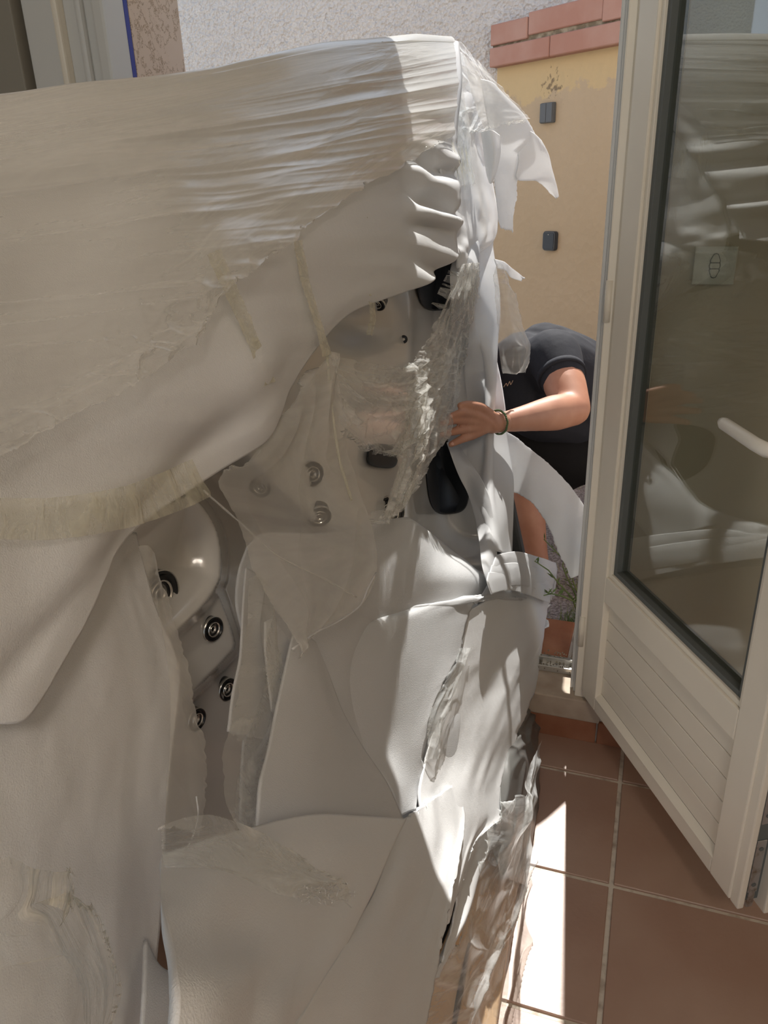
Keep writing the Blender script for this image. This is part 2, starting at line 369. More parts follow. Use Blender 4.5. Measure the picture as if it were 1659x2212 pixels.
struct('wall_right', box_bm((RX1, RY0, -.06), (RX1+.2, YW1, RZ)), M['plaster'], 'beige plaster wall behind the open door leaf', 'wall')
b = box_bm((RX0, RY0-.2, -.06), (RX1, RY0, .15)); box_bm((RX0, RY0-.2, 2.35), (RX1, RY0, RZ), bm=b); box_bm((RX0, RY0-.2, .15), (-2.6, RY0, 2.35), bm=b); box_bm((1.2, RY0-.2, .15), (RX1, RY0, 2.35), bm=b)  # wide unseen opening, added so sky light fills the room from behind
struct('wall_back', b, M['plaster'], 'plaster wall behind the viewer with a wide opening added for sky light', 'wall')
LZ = 2.24
b = box_bm((RX0, YW0, -.06), (XL, YW1, RZ)); box_bm((XR, YW0, -.06), (RX1, YW1, RZ), bm=b); box_bm((XL, YW0, LZ), (XR, YW1, RZ), bm=b)
struct('wall_front', b, M['plaster'], 'beige plaster wall with the doorway, seen through the door glass', 'wall')
# outside face and left reveal of render
b = box_bm((RX0, YW1, -.1), (XL, YW1+.02, 3.1)); box_bm((XR, YW1, -.1), (2.2, YW1+.02, 3.1), bm=b); box_bm((XL, YW1, LZ), (XR, YW1+.02, 3.1), bm=b)
struct('wall_outside', b, M['reveal'], 'peach scraped render on the outside of the house wall', 'wall')
struct('trim_1', box_bm((-1.30, 1.875, .14), (-1.285, 2.10, LZ)), M['reveal'], 'narrow peach scraped render reveal left of the doorway', 'reveal').name = 'trim_1'
b = box_bm((XL, 1.875, .14), (-1.30, YW1+.02, LZ)); struct('trim_2', b, M['reveal'], 'render block behind the left door frame', 'reveal')
# threshold: painted riser, tiled skirting, aluminium track
struct('trim_3', box_bm((XL, YW0-.017, .071), (XR+.02, YW0+.11, .138), .004), M['sill'], 'raised beige painted sill under the open doorway', 'sill')
sk = empty('baseboard_front', (0, YW0-.012, 0)); tag(sk, 'low row of terracotta skirting tiles under the door sill', 'skirting', kind='structure')
for k in range(-6, 6):
    x0 = -.043 + k*.335
    if x0 > RX1-.05: continue
    x1 = min(x0+.331, RX1-.002)
    o = mesh_from('tile', box_bm((x0, YW0-.014, .001), (x1, YW0-.002, .070), .002, 1), M['tile_out']); unparent_offset(o, sk)
al = empty('trim_4', (-.6, YW0+.12, .138)); tag(al, 'pale aluminium bottom track of the doorway with dirt in it', 'door track', kind='structure')
for y0, y1, z1 in ((.095, .10, .018), (.10, .135, .006), (.135, .14, .022), (.14, .17, .008)):
    o = mesh_from('track_rail', box_bm((-1.29, YW0+y0, .138), (XR+.0, YW0+y1, .138+z1), .001, 1), M['alu']); unparent_offset(o, al)

# door frame
fr = empty('trim_5', (-1.4, YW0, .14)); tag(fr, 'pale grey moulded frame post at the left of the doorway', 'door frame', kind='structure')
def fpart(name, lo, hi, m_, bev=.003):
    o = mesh_from(name, box_bm(lo, hi, bev), m_); unparent_offset(o, fr); return o
fpart('frame_post', (-1.52, YW0-.03, .14), (-1.43, YW0+.06, LZ), M['pvc_grey'])
fpart('frame_bead', (-1.43, YW0-.038, .14), (-1.412, YW0+.06, LZ), M['pvc'], .006)
fpart('frame_post', (-1.412, YW0-.015, .14), (-1.372, YW0+.06, LZ), M['pvc_grey'])
fpart('frame_bead', (-1.372, YW0-.03, .14), (-1.352, YW0+.06, LZ), M['pvc_grey'], .008)
fpart('frame_post', (-1.352, YW0-.018, .14), (-1.320, YW0+.06, LZ), M['pvc_grey'], .006)
fpart('frame_bead', (-1.322, YW0-.034, .14), (-1.286, YW0+.06, LZ), M['pvc_grey'], .008)
fpart('protective_strip', (-1.2865, YW0+.046, .14), (-1.2845, YW0+.062, LZ), M['blue'], .001)
fr2 = empty('trim_6', (-.08, YW0, .14)); tag(fr2, 'narrow white frame post beside the hinges of the open door', 'door frame', kind='structure')
for lo, hi, mm in (((-.128, YW0+.035, .138), (-.06, YW0+.11, LZ), M['pvc_grey']), ((-.112, YW0+.0, .138), (-.06, YW0+.04, LZ), M['pvc']), ((-.118, YW0+.02, .138), (-.106, YW0+.045, LZ), M['pvc_grey'])):
    o = mesh_from('frame_post', box_bm(lo, hi, .003), mm); unparent_offset(o, fr2)
struct('trim_7', box_bm((-1.30, YW0, LZ-.02), (-.1, YW0+.1, LZ), .003), M['pvc'], 'white frame head above the doorway', 'door frame')

o = mesh_from('shutter_panel', box_bm((-2.4, YW0-.05, .1), (-1.535, YW0-.004, 2.6), .004), mat('grey_brown_panel', (.26, .24, .20), .6, .3)); o.name = 'trim_8'; tag(o, 'dark grey brown panel on the wall left of the door frame', 'panel', kind='structure')
# the open leaf: local x along the leaf, local y its thickness (-y faces the doorway), z up
leaf = empty('door_1', (-.085, 1.80, 0), math.atan2(-.866, .5)); tag(leaf, 'open cream glazed door leaf with a panelled bottom, swung into the room', 'door', kind='structure')
def lp(name, lo, hi, m_, bev=.003, parent=None, seg=2):
    return mesh_from(name, box_bm(lo, hi, bev, seg), m_, parent if parent is not None else leaf)
ZB, ZT, LW = .165, 2.18, .672
lp('hinge_stile', (-.022, -.004, ZB), (.012, .05, ZT), M['pvc'])
lp('hinge_stile', (.008, -.012, ZB), (.082, .048, ZT), M['pvc'])
lp('free_stile', (.608, -.012, ZB), (LW, .048, ZT), M['pvc'])
lp('bottom_rail', (.082, -.012, ZB), (.608, .048, .205), M['pvc'])
lp('middle_rail', (.082, -.012, .492), (.608, .048, .560), M['pvc'])
lp('top_rail', (.082, -.012, 2.11), (.608, .048, ZT), M['pvc'])
# bead and gasket round the glass
for lo, hi in (((.082, -.006, .560), (.094, .044, 2.11)), ((.598, -.006, .560), (.608, .044, 2.11)), ((.094, -.006, .560), (.598, .044, .572)), ((.094, -.006, 2.098), (.598, .044, 2.11))):
    lp('glazing_bead', lo, hi, M['pvc'], .002)
for lo, hi in (((.094, .000, .572), (.108, .034, 2.098)), ((.586, .000, .572), (.598, .034, 2.098)), ((.108, .000, .572), (.586, .034, .584)), ((.108, .000, 2.086), (.586, .034, 2.098))):
    lp('gasket', lo, hi, M['gasket'], .001)
lp('glass_pane', (.106, .014, .58), (.588, .0185, 2.09), M['glass'], 0)
# five horizontal planks in the lower panel, and the sloping ledge at their foot
ph = (.492-.215)/5
for k in range(5):
    lp('plank', (.080, .004, .215+k*ph+.0010), (.610, .03, .215+(k+1)*ph-.0010), M['pvc'], .0012, seg=1)
lp('panel_backing', (.080, .010, .205), (.610, .026, .492), M['groove'], 0)
b = bmesh.new(); vs = [b.verts.new(c) for c in ((.08, -.012, .205), (.61, -.012, .205), (.61, .004, .216), (.08, .004, .216))]; b.faces.new(vs)
r = bmesh.ops.extrude_face_region(b, geom=b.faces[:]); [setattr(v, 'co', v.co-Vector((0, 0, .006))) for v in r['geom'] if isinstance(v, bmesh.types.BMVert)]
bmesh.ops.recalc_face_normals(b, faces=b.faces[:]); mesh_from('ledge', b, M['pvc'], leaf)
# rebated free edge: dark channel, lock face plates, inner lip
lp('edge_channel', (LW, .006, ZB+.004), (LW+.012, .040, ZT), M['gasket'], 0)
lp('edge_lip', (LW-.002, -.008, ZB-.004), (LW+.022, .006, ZT), M['pvc'])
lp('inner_lip', (LW-.01, .040, ZB-.012), (LW+.036, .064, ZT), M['pvc'])
for z0, z1 in ((.19, .32), (.36, .5), (.95, 1.2)):
    pl = lp('lock_plate', (LW+.012, .014, z0), (LW+.0145, .034, z1), M['steel'], .0008, seg=1)
    for zz in (z0+.02, z1-.02):
        mesh_from('screw', lathe_bm([(.0045, 0), (.0045, .0012), (.002, .0016)], 12, M=Matrix.Translation((LW+.0145, .024, zz)) @ Matrix.Rotation(math.pi/2, 4, 'Y')), M['gasket'], pl)
lp('bolt', (LW+.006, .016, ZB-.012), (LW+.016, .030, ZB+.03), M['steel'], .002)
hd = mesh_from('handle', tube_bm([(.632, -.012, 1.06), (.632, -.050, 1.06), (.625, -.060, 1.062), (.60, -.062, 1.064), (.515, -.060, 1.072), (.505, -.058, 1.073)], [.011, .011, .0115, .011, .0105, .007], 16), M['white_plastic'], leaf, True)
hd['label'] = 'white lever handle'
lp('handle_plate', (.618, -.017, .95), (.648, -.012, 1.16), M['white_plastic'], .002)
for z in (.3, 1.15, 1.95):
    mesh_from('hinge', tube_bm([(-.022, -.012, z), (-.022, -.012, z+.09)], .008, 14), M['pvc'], leaf, True)

# roller shutter switch on the wall, behind the glass
sw = empty('wall_switch', (.102, YW0, 1.272)); tag(sw, 'square white shutter switch with arrow buttons on the wall behind the door glass', 'switch')
mesh_from('plate', box_bm((-.041, -.010, -.038), (.041, 0, .038), .002), M['white_plastic'], sw)
def tri_button(name, pts, zc, flip):
    b = prism_bm([(x, y*flip) for x, y in pts][::flip], 0, .003, .0008)
    for v in b.verts: v.co = Vector((v.co.x, -.010-v.co.z, v.co.y+zc))
    bmesh.ops.recalc_face_normals(b, faces=b.faces[:])
    o = mesh_from(name, b, M['white_plastic'], sw)
    b = prism_bm([(x*1.22, y*flip*1.18) for x, y in pts][::flip], 0, .0012)
    for v in b.verts: v.co = Vector((v.co.x, -.010-v.co.z, v.co.y+zc))
    bmesh.ops.recalc_face_normals(b, faces=b.faces[:]); mesh_from('outline', b, M['gasket'], o)
trp = [(-.008, -.007), (.008, -.007), (.009, -.004), (.004, .008), (0, .0095), (-.004, .008), (-.009, -.004)]
tri_button('up_button', trp, .014, 1); tri_button('down_button', trp, -.014, -1)
tri_button('stop_button', [(-.0085, -.005), (.0085, -.005), (.0095, 0), (.0085, .005), (-.0085, .005), (-.0095, 0)], 0, 1)

# fill lamp, added out of view to brighten the foam and room walls
fillo = empty('fill_lamp', (.55, -1.0, RZ)); tag(fillo, 'round opal fill lamp, added unseen behind the viewer', 'lamp')
em = bpy.data.materials.new('fill_opal_glow'); em.use_nodes = True; e_ = em.node_tree.nodes['Principled BSDF']; e_.inputs['Emission Color'].default_value = (1, .80, .58, 1); e_.inputs['Emission Strength'].default_value = 1.2
mesh_from('fill_shade', lathe_bm([(.02, -.10), (.12, -.09), (.18, -.05), (.19, -.02)], 32), em, fillo, True)
mesh_from('base', lathe_bm([(.20, -.02), (.20, 0)], 32), M['white_plastic'], fillo)
pl_ = bpy.data.lights.new('fill_light', 'POINT'); pl_.energy = FILL_W; pl_.color = (1, .88, .76); pl_.shadow_soft_size = .18
plo = bpy.data.objects.new('fill_light', pl_); COL.objects.link(plo); plo.location = (0, 0, -.30); plo.parent = fillo

# ------------------------------------------------------------------ outdoors
GZ = .07
gn = 150; gx = np.linspace(-4.5, 3.0, gn); gy = np.linspace(2.06, 6.0, gn); GX, GY = np.meshgrid(gx, gy)
GH = GZ - .01 + .02*fbm(GX*3, GY*3, 4, 4) + .012*ridge(GX*14, GY*14, 8, 2)*.5
me = bpy.data.meshes.new('ground'); idx = np.arange(gn*gn).reshape(gn, gn)
me.from_pydata(np.stack([GX, GY, GH], -1).reshape(-1, 3).tolist(), [], np.stack([idx[:-1, :-1], idx[:-1, 1:], idx[1:, 1:], idx[1:, :-1]], -1).reshape(-1, 4).tolist())
g = link('ground', me, M['gravel'], None, True); tag(g, 'grey gravel and soil ground of the yard outside', 'ground', kind='structure')
pav = empty('doorstep', (-.7, 2.06, .10)); tag(pav, 'strip of orange terracotta tiles just outside the door track', 'paving', kind='structure')
o = mesh_from('mortar_bed', box_bm((-1.6, 1.98, .04), (.6, 2.235, .112)), M['grout']); unparent_offset(o, pav)
for k in range(-9, 3):
    x0 = -.150 + k*.165 + .008
    o = mesh_from('tile', box_bm((x0, 1.985, .10), (x0+.153, 2.225, .124 + random.uniform(-.001, .001)), .003, 1), M['tile_out']); unparent_offset(o, pav)
struct('wall_neighbour', box_bm((-5.5, 4.3, -.1), (3.2, 4.5, 2.75)), M['stucco'], 'tall pale grey rough stucco wall behind the yard', 'wall')

A0 = np.array([-.87, 4.30]); A1 = np.array([.55, 3.35]); dv_ = A1-A0; L_ = float(np.hypot(*dv_)); yang = math.atan2(dv_[1], dv_[0])
yw = empty('garden_wall', (A0[0], A0[1], 0), yang); tag(yw, 'low ochre rendered wall with pink clay coping, running towards the house', 'wall', kind='structure')
gw = mesh_from('render', box_bm((0, 0, -.1), (L_+.5, .20, 1.97), .004), M['ochre'], yw)
mesh_from('mortar', box_bm((.002, -.035, 1.97), (L_+.5, .2, 2.085), .004), M['mortar'], yw)
def on_wall(px, py):
    r = ray(px, py); nn = np.array([-dv_[1], dv_[0]])/L_
    t = (A0 @ nn)/(r[:2] @ nn); p = CAM+r*t; return float((p[:2]-A0) @ dv_/L_), float(p[2])
j1 = on_wall(1204, 110)[0]; j2 = on_wall(1155, 60)[0]; j3 = on_wall(1318, 20)[0]
xs = [0, j1] + [j1+.47*q for q in range(1, 4)]
for a, c in zip(xs, xs[1:]): mesh_from('coping_tile', box_bm((a, -.055, 1.957), (c-.003, .2, 2.037+random.uniform(0, .003)), .004, 1), M['coping'], yw)
xs = [0, j2, j3] + [j3+.47*q for q in range(1, 4)]
for q, (a, c) in enumerate(zip(xs, xs[1:])): mesh_from('coping_tile', box_bm((a+.001, -.052+.006*(q % 2), 2.048+.012*(q % 2)), (c-.001, .2, 2.135+.016*(q % 2)), .004, 1), M['coping'], yw)
sx, sz = on_wall(1187, 244)
s1 = empty('outdoor_switch', (A0[0]+dv_[0]/L_*sx, A0[1]+dv_[1]/L_*sx, sz), yang); tag(s1, 'grey double rocker switch, upper of two boxes on the ochre wall', 'switch')
mesh_from('housing', box_bm((-.040, -.022, -.043), (.040, 0, .043), .005), M['plastic_grey'], s1)
for q in (-1, 1): mesh_from('rocker', box_bm((-.037 if q < 0 else .001, -.027, -.040), (-.001 if q < 0 else .037, -.020, .040), .002), M['plastic_grey'], s1)
sx, sz = on_wall(1192, 520)
s2 = empty('outdoor_sensor', (A0[0]+dv_[0]/L_*sx, A0[1]+dv_[1]/L_*sx, sz), yang); tag(s2, 'dark rounded keypad box, lower of two boxes on the ochre wall', 'sensor')
def rrect(w, h, r, n=6):
    return [(cx+r*math.cos(a), cy+r*math.sin(a)) for cx, cy, a0 in ((w-r, h-r, 0), (-w+r, h-r, 90), (-w+r, -h+r, 180), (w-r, -h+r, 270)) for a in [math.radians(a0+90*k/n) for k in range(n+1)]]
def plate(name, w, h, r, y0, y1, m_, par):
    b = prism_bm(rrect(w, h, r), 0, y1-y0, .002)
    for v in b.verts: v.co = Vector((v.co.x, -y0-v.co.z, v.co.y))
    bmesh.ops.recalc_face_normals(b, faces=b.faces[:]); return mesh_from(name, b, m_, par, False)
plate('housing', .040, .045, .014, 0, .022, M['plastic_dark'], s2); plate('front_rim', .038, .043, .013, .020, .026, M['plastic_grey'], s2); plate('front', .035, .040, .011, .024, .028, M['plastic_dark'], s2)
mesh_from('indicator', lathe_bm([(.0022, 0), (.0022, .001)], 10, M=Matrix.Translation((0, -.028, .030)) @ Matrix.Rotation(math.pi/2, 4, 'X')), M['white_plastic'], s2)

# weeds and dry grass
def blades(bm, n, area, h, w, lean=.6):
    for _ in range(n):
        x, y = area(); a = random.uniform(0, 6.28); hh = h*random.uniform(.4, 1.2); z0 = GZ-.005
        dx, dy = math.cos(a), math.sin(a); l = hh*random.uniform(.2, lean); px_, py_ = -dy*w, dx*w
        v = [bm.verts.new(c) for c in ((x-px_, y-py_, z0), (x+px_, y+py_, z0), (x+px_*.7+dx*l*.4, y+py_*.7+dy*l*.4, z0+hh*.6), (x-px_*.7+dx*l*.4, y-py_*.7+dy*l*.4, z0+hh*.6), (x+dx*l, y+dy*l, z0+hh))]
        bm.faces.new((v[0], v[1], v[2], v[3])); bm.faces.new((v[3], v[2], v[4]))
b = bmesh.new(); blades(b, 900, lambda: (random.uniform(-.75, .15), 2.28+random.random()**1.6*1.4), .035, .0012, 1.6)
tag(mesh_from('dry_grass', b, M['straw']), 'short dry grass scattered over the gravel outside', 'grass', kind='stuff')
b = bmesh.new(); blades(b, 110, lambda: (random.gauss(-.15, .035), random.gauss(2.31, .03)), .04, .0016, 1.4)
tag(mesh_from('grass_tuft', b, M['leaf']), 'green grass tuft at the foot of the weed by the doorstep', 'grass', kind='stuff')
wb = Z(1250, 1330, GZ+.02); wd = empty('weed', wb); tag(wd, 'thin branching green weed growing beside the doorstep', 'plant')
def wpt(px, py, dy): return Y(px, py, wb[1]+dy)
stems = [[(1250, 1330, 0), (1243, 1285, .0), (1222, 1240, -.08), (1215, 1222, -.1), (1228, 1165, -.12)],
         [(1250, 1330, 0), (1235, 1290, -.08), (1205, 1258, -.18), (1185, 1232, -.26), (1155, 1212, -.30)],
         [(1243, 1300, -.05), (1215, 1288, -.18), (1190, 1282, -.24), (1168, 1288, -.28)],
         [(1250, 1330, 0), (1252, 1290, -.02), (1240, 1262, -.05), (1233, 1235, -.08), (1214, 1205, -.1), (1175, 1165, -.12)],
         [(1250, 1330, 0), (1262, 1300, .01), (1258, 1270, .02), (1264, 1240, .02)],
         [(1222, 1240, -.01), (1232, 1222, -.02), (1240, 1196, -.02)]]
for st in stems:
    pts = [wpt(*p) for p in st]; n = len(pts)
    so_ = mesh_from('stem', tube_bm(pts, [.0034-.0020*i/(n-1) for i in range(n)], 6), M['leaf']); unparent_offset(so_, wd)
    for i in range(1, n):
        for q in range(4):
            a = V(pts[i-1]).lerp(V(pts[i]), random.random()); d = Vector((random.uniform(-1, 1), random.uniform(-.6, .6), random.uniform(.1, 1))).normalized()
            ln = random.uniform(.014, .032); s_ = d.cross(Vector((.3, 1, .2))).normalized()*ln*.11
            bb = bmesh.new(); vv = [bb.verts.new(c) for c in (a, a+d*ln*.45+s_, a+d*ln, a+d*ln*.45-s_)]; bb.faces.new(vv)
            unparent_offset(mesh_from('leaf', bb, M['leaf']), so_)
b = bmesh.new()
for _ in range(260):
    x = random.uniform(-.30, -.09); y = random.uniform(1.90, 2.0); s_ = random.uniform(.001, .003); zz = .146 + random.uniform(0, .004)
    bmesh.ops.create_icosphere(b, subdivisions=1, radius=s_, matrix=Matrix.Translation((x + abs(random.gauss(0, .02)), y, zz)))
tag(mesh_from('soil_crumbs', b, M['mortar']), 'brown soil crumbs scattered along the door track', 'dirt', kind='stuff')

# ------------------------------------------------------------------ the hot tub, standing on its side through the doorway
tb = V(S(1080, 1700)); tub = empty('hot_tub', (-.6, 1.15, .02)); tag(tub, 'pale acrylic hot tub standing on its side across the doorway, half unwrapped', 'hot tub')
nN = Vector(NPL).normalized(); aA = Vector((-.04, .99, .105)); aA = (aA - nN*aA.dot(nN)).normalized(); bB = aA.cross(nN)
if bB.z < 0: bB = -bB
org = Vector((KPL, 0, 0)) + nN*0 - nN*.02
def TL(u, v, w): # u along, v up the opening, w in front of the opening
    q = Vector((-.125, .14, .012)); return q + aA*u + bB*v + nN*(w-.035)
def tbox(name, lo, hi, m_, bev=.01):
    b = box_bm(lo, hi, bev)
    for v in b.verts: v.co = TL(*v.co)
    bmesh.ops.recalc_face_normals(b, faces=b.faces[:]); o = mesh_from(name, b, m_); unparent_offset(o, tub); return o
LU, LV, LD = 2.08, 1.50, .78
tbox('base_panel', (0, 0, -LD), (LU, LV, -LD+.04), M['cabinet'])
tbox('side_panel', (0, 0, -LD+.04), (LU, .035, 0), M['cabinet'])
tbox('side_panel', (0, LV-.035, -LD+.04), (LU, LV, 0), M['cabinet'])
tbox('side_panel', (0, .035, -LD+.04), (.035, LV-.035, 0), M['cabinet'])
tbox('side_panel', (LU-.035, .035, -LD+.04), (LU, LV-.035, 0), M['cabinet'])

# moulded shell: a height field over the opening, seats and footwell stepped
def poly_sd(px, py, poly):
    poly = np.array(poly, float); d = np.full(px.shape, 1e9); ins = np.zeros(px.shape, bool)
    for i in range(len(poly)):
        a, c = poly[i-1], poly[i]; e = c-a; t = np.clip(((px-a[0])*e[0]+(py-a[1])*e[1])/(e@e), 0, 1)
        d = np.minimum(d, np.hypot(px-a[0]-t*e[0], py-a[1]-t*e[1]))
        cond = ((a[1] > py) != (c[1] > py)) & (px < (c[0]-a[0])*(py-a[1])/(c[1]-a[1]+1e-12)+a[0]); ins ^= cond
    return np.where(ins, d, -d)
def sm(x, a, b_): t = np.clip((x-a)/(b_-a), 0, 1); return t*t*(3-2*t)
LOBE1 = [c[:2] for c in curve([(250, 1150), (330, 1090), (410, 1055), (452, 1090), (480, 1140), (491, 1200), (488, 1255), (462, 1300), (420, 1345), (375, 1385), (300, 1440), (240, 1300), (246, 1180)], 60)]
LOBE2 = [(240, 1400), (355, 1360), (410, 1310), (450, 1265), (482, 1272), (498, 1315), (514, 1360), (521, 1388), (518, 1408), (490, 1440), (440, 1490), (400, 1532), (370, 1560), (240, 1650)]
def recess(px, py):
    r = .105 + .0*px
    r = r + .16*sm(-poly_sd(px, py, [(600, 1060), (700, 1150), (900, 1200), (1150, 1250), (1150, 300), (600, 500), (450, 900)]), -20, 90)
    r = r + .035*np.exp(-((px-770)**2/80**2+(py-700)**2/60**2)) - .02*sm(px, 880, 1000)
    r = r + .02*sm(py, 820, 900)*sm(-py, -1250, -1150)
    l1 = sm(poly_sd(px, py, LOBE1), -3, 16); bowl = sm(poly_sd(px, py, LOBE1), 0, 130)
    l2 = sm(poly_sd(px, py, LOBE2), -3, 16); bw2 = sm(poly_sd(px, py, LOBE2), 0, 90)
    r = r*(1-l2) + (.15 + .015*bw2)*l2
    r = r*(1-l1) + (.10 + .06*bowl)*l1
    r = r + .03*sm(py, 1560, 1700)
    return r
sn, sv_ = 230, 330
PX, PY = np.meshgrid(np.linspace(230, 1012, sn), np.linspace(545, 1880, sv_))
PX = 230 + (PX-230)/(1012-230)*(782 + 38*smo(PY, 1010, 1100))
RC = recess(PX, PY)
vv = np.stack([(PX-W_/2)/F_, (PY-H_/2)/F_, np.ones_like(PX)], -1) @ RW.T
TT = (KPL-NPL@CAM)/(vv@NPL) + swell(PX, PY)
PP = CAM + vv*TT[..., None] - np.array(nN)*RC[..., None]*np.minimum(1, .35+.45*TT)[..., None]
# keep features under their pixels: slide the recessed point along the plane back onto its ray
TT2 = TT + RC*np.minimum(1, .35+.45*TT)/np.abs(vv@np.array(nN)); PP = CAM + vv*np.minimum(np.minimum(TT2, TT+.45), (LU-.05 - float((CAM-np.array([-.125, .14, .012]))@np.array(aA)))/(vv@np.array(aA)))[..., None]
Q0 = np.array([-.125, .14, .012]); AAn = np.array(aA); ULIM = LU - .05
def shell_t(px, py):
    p = np.array([[float(px)]]), np.array([[float(py)]]); r = float(recess(*p)[0, 0]); v = ray(px, py); t = tpl(px, py)
    return min(t + r*min(1, .35+.45*t)/abs(float(v@np.array(nN))), t+.45, (ULIM - float((CAM-Q0)@AAn))/float(v@AAn))
me = bpy.data.meshes.new('shell'); idx = np.arange(sn*sv_).reshape(sv_, sn)
me.from_pydata(PP.reshape(-1, 3).tolist(), [], np.stack([idx[:-1, :-1], idx[1:, :-1], idx[1:, 1:], idx[:-1, 1:]], -1).reshape(-1, 4).tolist())
sh = link('shell', me, M['shell'], None, True); unparent_offset(sh, tub)
def shell_n(px, py):
    a = T(px+4, py, shell_t(px+4, py)) - T(px-4, py, shell_t(px-4, py)); c = T(px, py+4, shell_t(px, py+4)) - T(px, py-4, shell_t(px, py-4))
    n = V(np.cross(a, c)).normalized(); return n if n.dot(V(ray(px, py))) < 0 else -n
def jet(px, py, rpx, squash=None, deep=.006, kind='jet'):
    t = shell_t(px, py); c = V(T(px, py, t)); r = rpx/F_*t
    view = -V(ray(px, py)).normalized()
    if squash:                                       # (angle of the narrow axis in the picture, ratio)
        a, k = squash; right = V(RW[:, 0]); up = -V(RW[:, 1]); ax = (right*math.cos(a)+up*math.sin(a)).normalized(); ax = (ax-view*ax.dot(view)).normalized()
        nrm = (view*k + ax*math.sqrt(max(0, 1-k*k))).normalized()
    else: nrm = view
    Mx = Matrix.Translation(c + nrm*.002) @ nrm.to_track_quat('Z', 'Y').to_matrix().to_4x4()
    j = mesh_from(kind, lathe_bm([(r*1.02, -.012), (r*1.0, deep*.7), (r*.93, deep), (r*.86, deep*.9), (r*.84, deep*.4), (r*.60, deep*.2), (r*.56, deep*.7), (r*.46, deep*.7), (r*.42, deep*.1), (r*.2, deep*.1), (r*.16, deep*.5), (r*.02, deep*.5)], 40, M=Mx), M['jet_black'], None, True)
    unparent_offset(j, tub)
    for a0, a1, z in ((.985, 1.03, .6), (.55, .61, .85), (.24, .30, .55)):
        q = mesh_from('ring', lathe_bm([(r*a0, deep*z-.003), (r*a0, deep*z+.0012), (r*a1, deep*z+.0012), (r*a1, deep*z-.003)], 40, M=Mx), M['jet_metal'], None, True); unparent_offset(q, j)
    return j
jet(453, 1357, 27, (-.3, .68)); jet(485, 1487, 25, (-.35, .64)); jet(418, 1552, 25, (-.35, .64))
jet(565, 1049, 24, (-2.2, .88)); jet(671, 1023, 27, (-.2, .88)); jet(688, 1112, 26, (-1.2, .8)); jet(838, 1108, 36, (-.2, .88), .008)
jet(338, 1282, 52, (-.2, .68), .006); jet(815, 652, 20, (-2.0, .6))
t = shell_t(872, 733); c = V(T(872, 733, t)); view = -V(ray(872, 733)).normalized(); Mx = Matrix.Translation(c) @ view.to_track_quat('Z', 'Y').to_matrix().to_4x4()
kb = mesh_from('sensor_port', lathe_bm([(.009, -.01), (.009, .004), (.007, .006), (.0035, .006), (.003, .003), (.0005, .003)], 24, M=Mx), M['jet_black'], None, True); unparent_offset(kb, tub)
q = mesh_from('port_centre', lathe_bm([(.0034, .003), (.0030, .0068), (.0005, .007)], 20, M=Mx), M['white_plastic'], None, True); unparent_offset(q, kb)
def pillow(cx, cy, w, h, ang, off, wp=3.2):
    b = bmesh.new(); n = 56; rings = []; ca, sa = math.cos(ang), math.sin(ang)
    for s_, z in ((1, -.03), (1.0, .0), (.985, .012), (.95, .020), (.86, .024), (.6, .024), (.3, .022), (.02, .0215)):
        ring = []
        for i in range(n):
            a = 2*math.pi*i/n; x = math.copysign(abs(math.cos(a))**(2/wp), math.cos(a))*w/2*s_; y = math.copysign(abs(math.sin(a))**(2/wp), math.sin(a))*h/2*s_
            X_, Y_ = cx+x*ca-y*sa, cy+x*sa+y*ca
            ring.append(b.verts.new(V(T(X_, Y_, shell_t(X_, Y_)-off-z))))
        rings.append(ring)
    for a_, c_ in zip(rings, rings[1:]):
        for i in range(n): b.faces.new((a_[i], a_[(i+1) % n], c_[(i+1) % n], c_[i]))
    b.faces.new(rings[-1]); b.faces.new(rings[0]); bmesh.ops.recalc_face_normals(b, faces=b.faces[:])
    o = mesh_from('headrest', b, M['pillow'], None, True); unparent_offset(o, tub); return o
pillow(944, 600, 92, 142, -.1, .01); pillow(966, 1032, 90, 158, -.10, .01); pillow(826, 985, 68, 52, .1, .01)


# ------------------------------------------------------------------ foam sheets and films
def lab(o, l, c, g=None): return tag(o, l, c, g)
Tc = [(-60, 217), (60, 204), (160, 194), (260, 185), (360, 172), (480, 152), (600, 131), (700, 115), (800, 103), (900, 96), (985, 98)]
Bc = [(-60, 1562), (45, 1552), (150, 1400), (280, 1190), (430, 1066), (560, 962), (612, 868), (682, 768), (757, 672), (900, 614), (985, 548)]
def bl_rows(fracs, offs, top=Tc, bot=Bc, sc0=.45):
    rows = []
    for f, o in zip(fracs, offs):
        row = []
        for (a, b_), (c, d) in zip(top, bot):
            x = a+(c-a)*f; y = b_+(d-b_)*f
            k = sc0 + (1-sc0)*max(0, min(1, x/900))
            row.append((x, y, o*k))
        rows.append(row)
    return rows
fr_ = [.12, 0.0, .03, .10, .22, .40, .60, .80, .94, 1.0]
of_ = [-.42, -.10, -.045, .0, .045, .085, .10, .105, .10, .085]
def puffs(x, y):
    w = np.clip((x-860)/60, 0, 1)*np.clip((y-300)/60, 0, 1)*np.clip((1010-x)/40, 0, 1)
    big = .014*np.exp(-((x-560)**2/70**2+(y-850)**2/120**2)) - .012*np.exp(-(((x+y*.9)-1330)/60)**2)*np.clip((y-700)/200, 0, 1)
    near = np.clip(.22 + x/1100, .2, 1)
    big = big*np.clip(near*1.6, 0, 1) + (.030*fbm(x/330, y/230, 31, 2) + .004*fbm((x+.3*y)/190, y/60, 37, 2))*near
    return w*.012*np.cos((y-.35*x-70)/74*2*np.pi + 2.5*fbm(x/60, y/60, 5, 2))*(.5+1.2*vnoise(x/70, y/50, 9)) + big
o = patch('foam_blanket', bl_rows(fr_, of_), M['foam'], nu=200, nv=200, thick=.006, seed=11, fn=puffs)
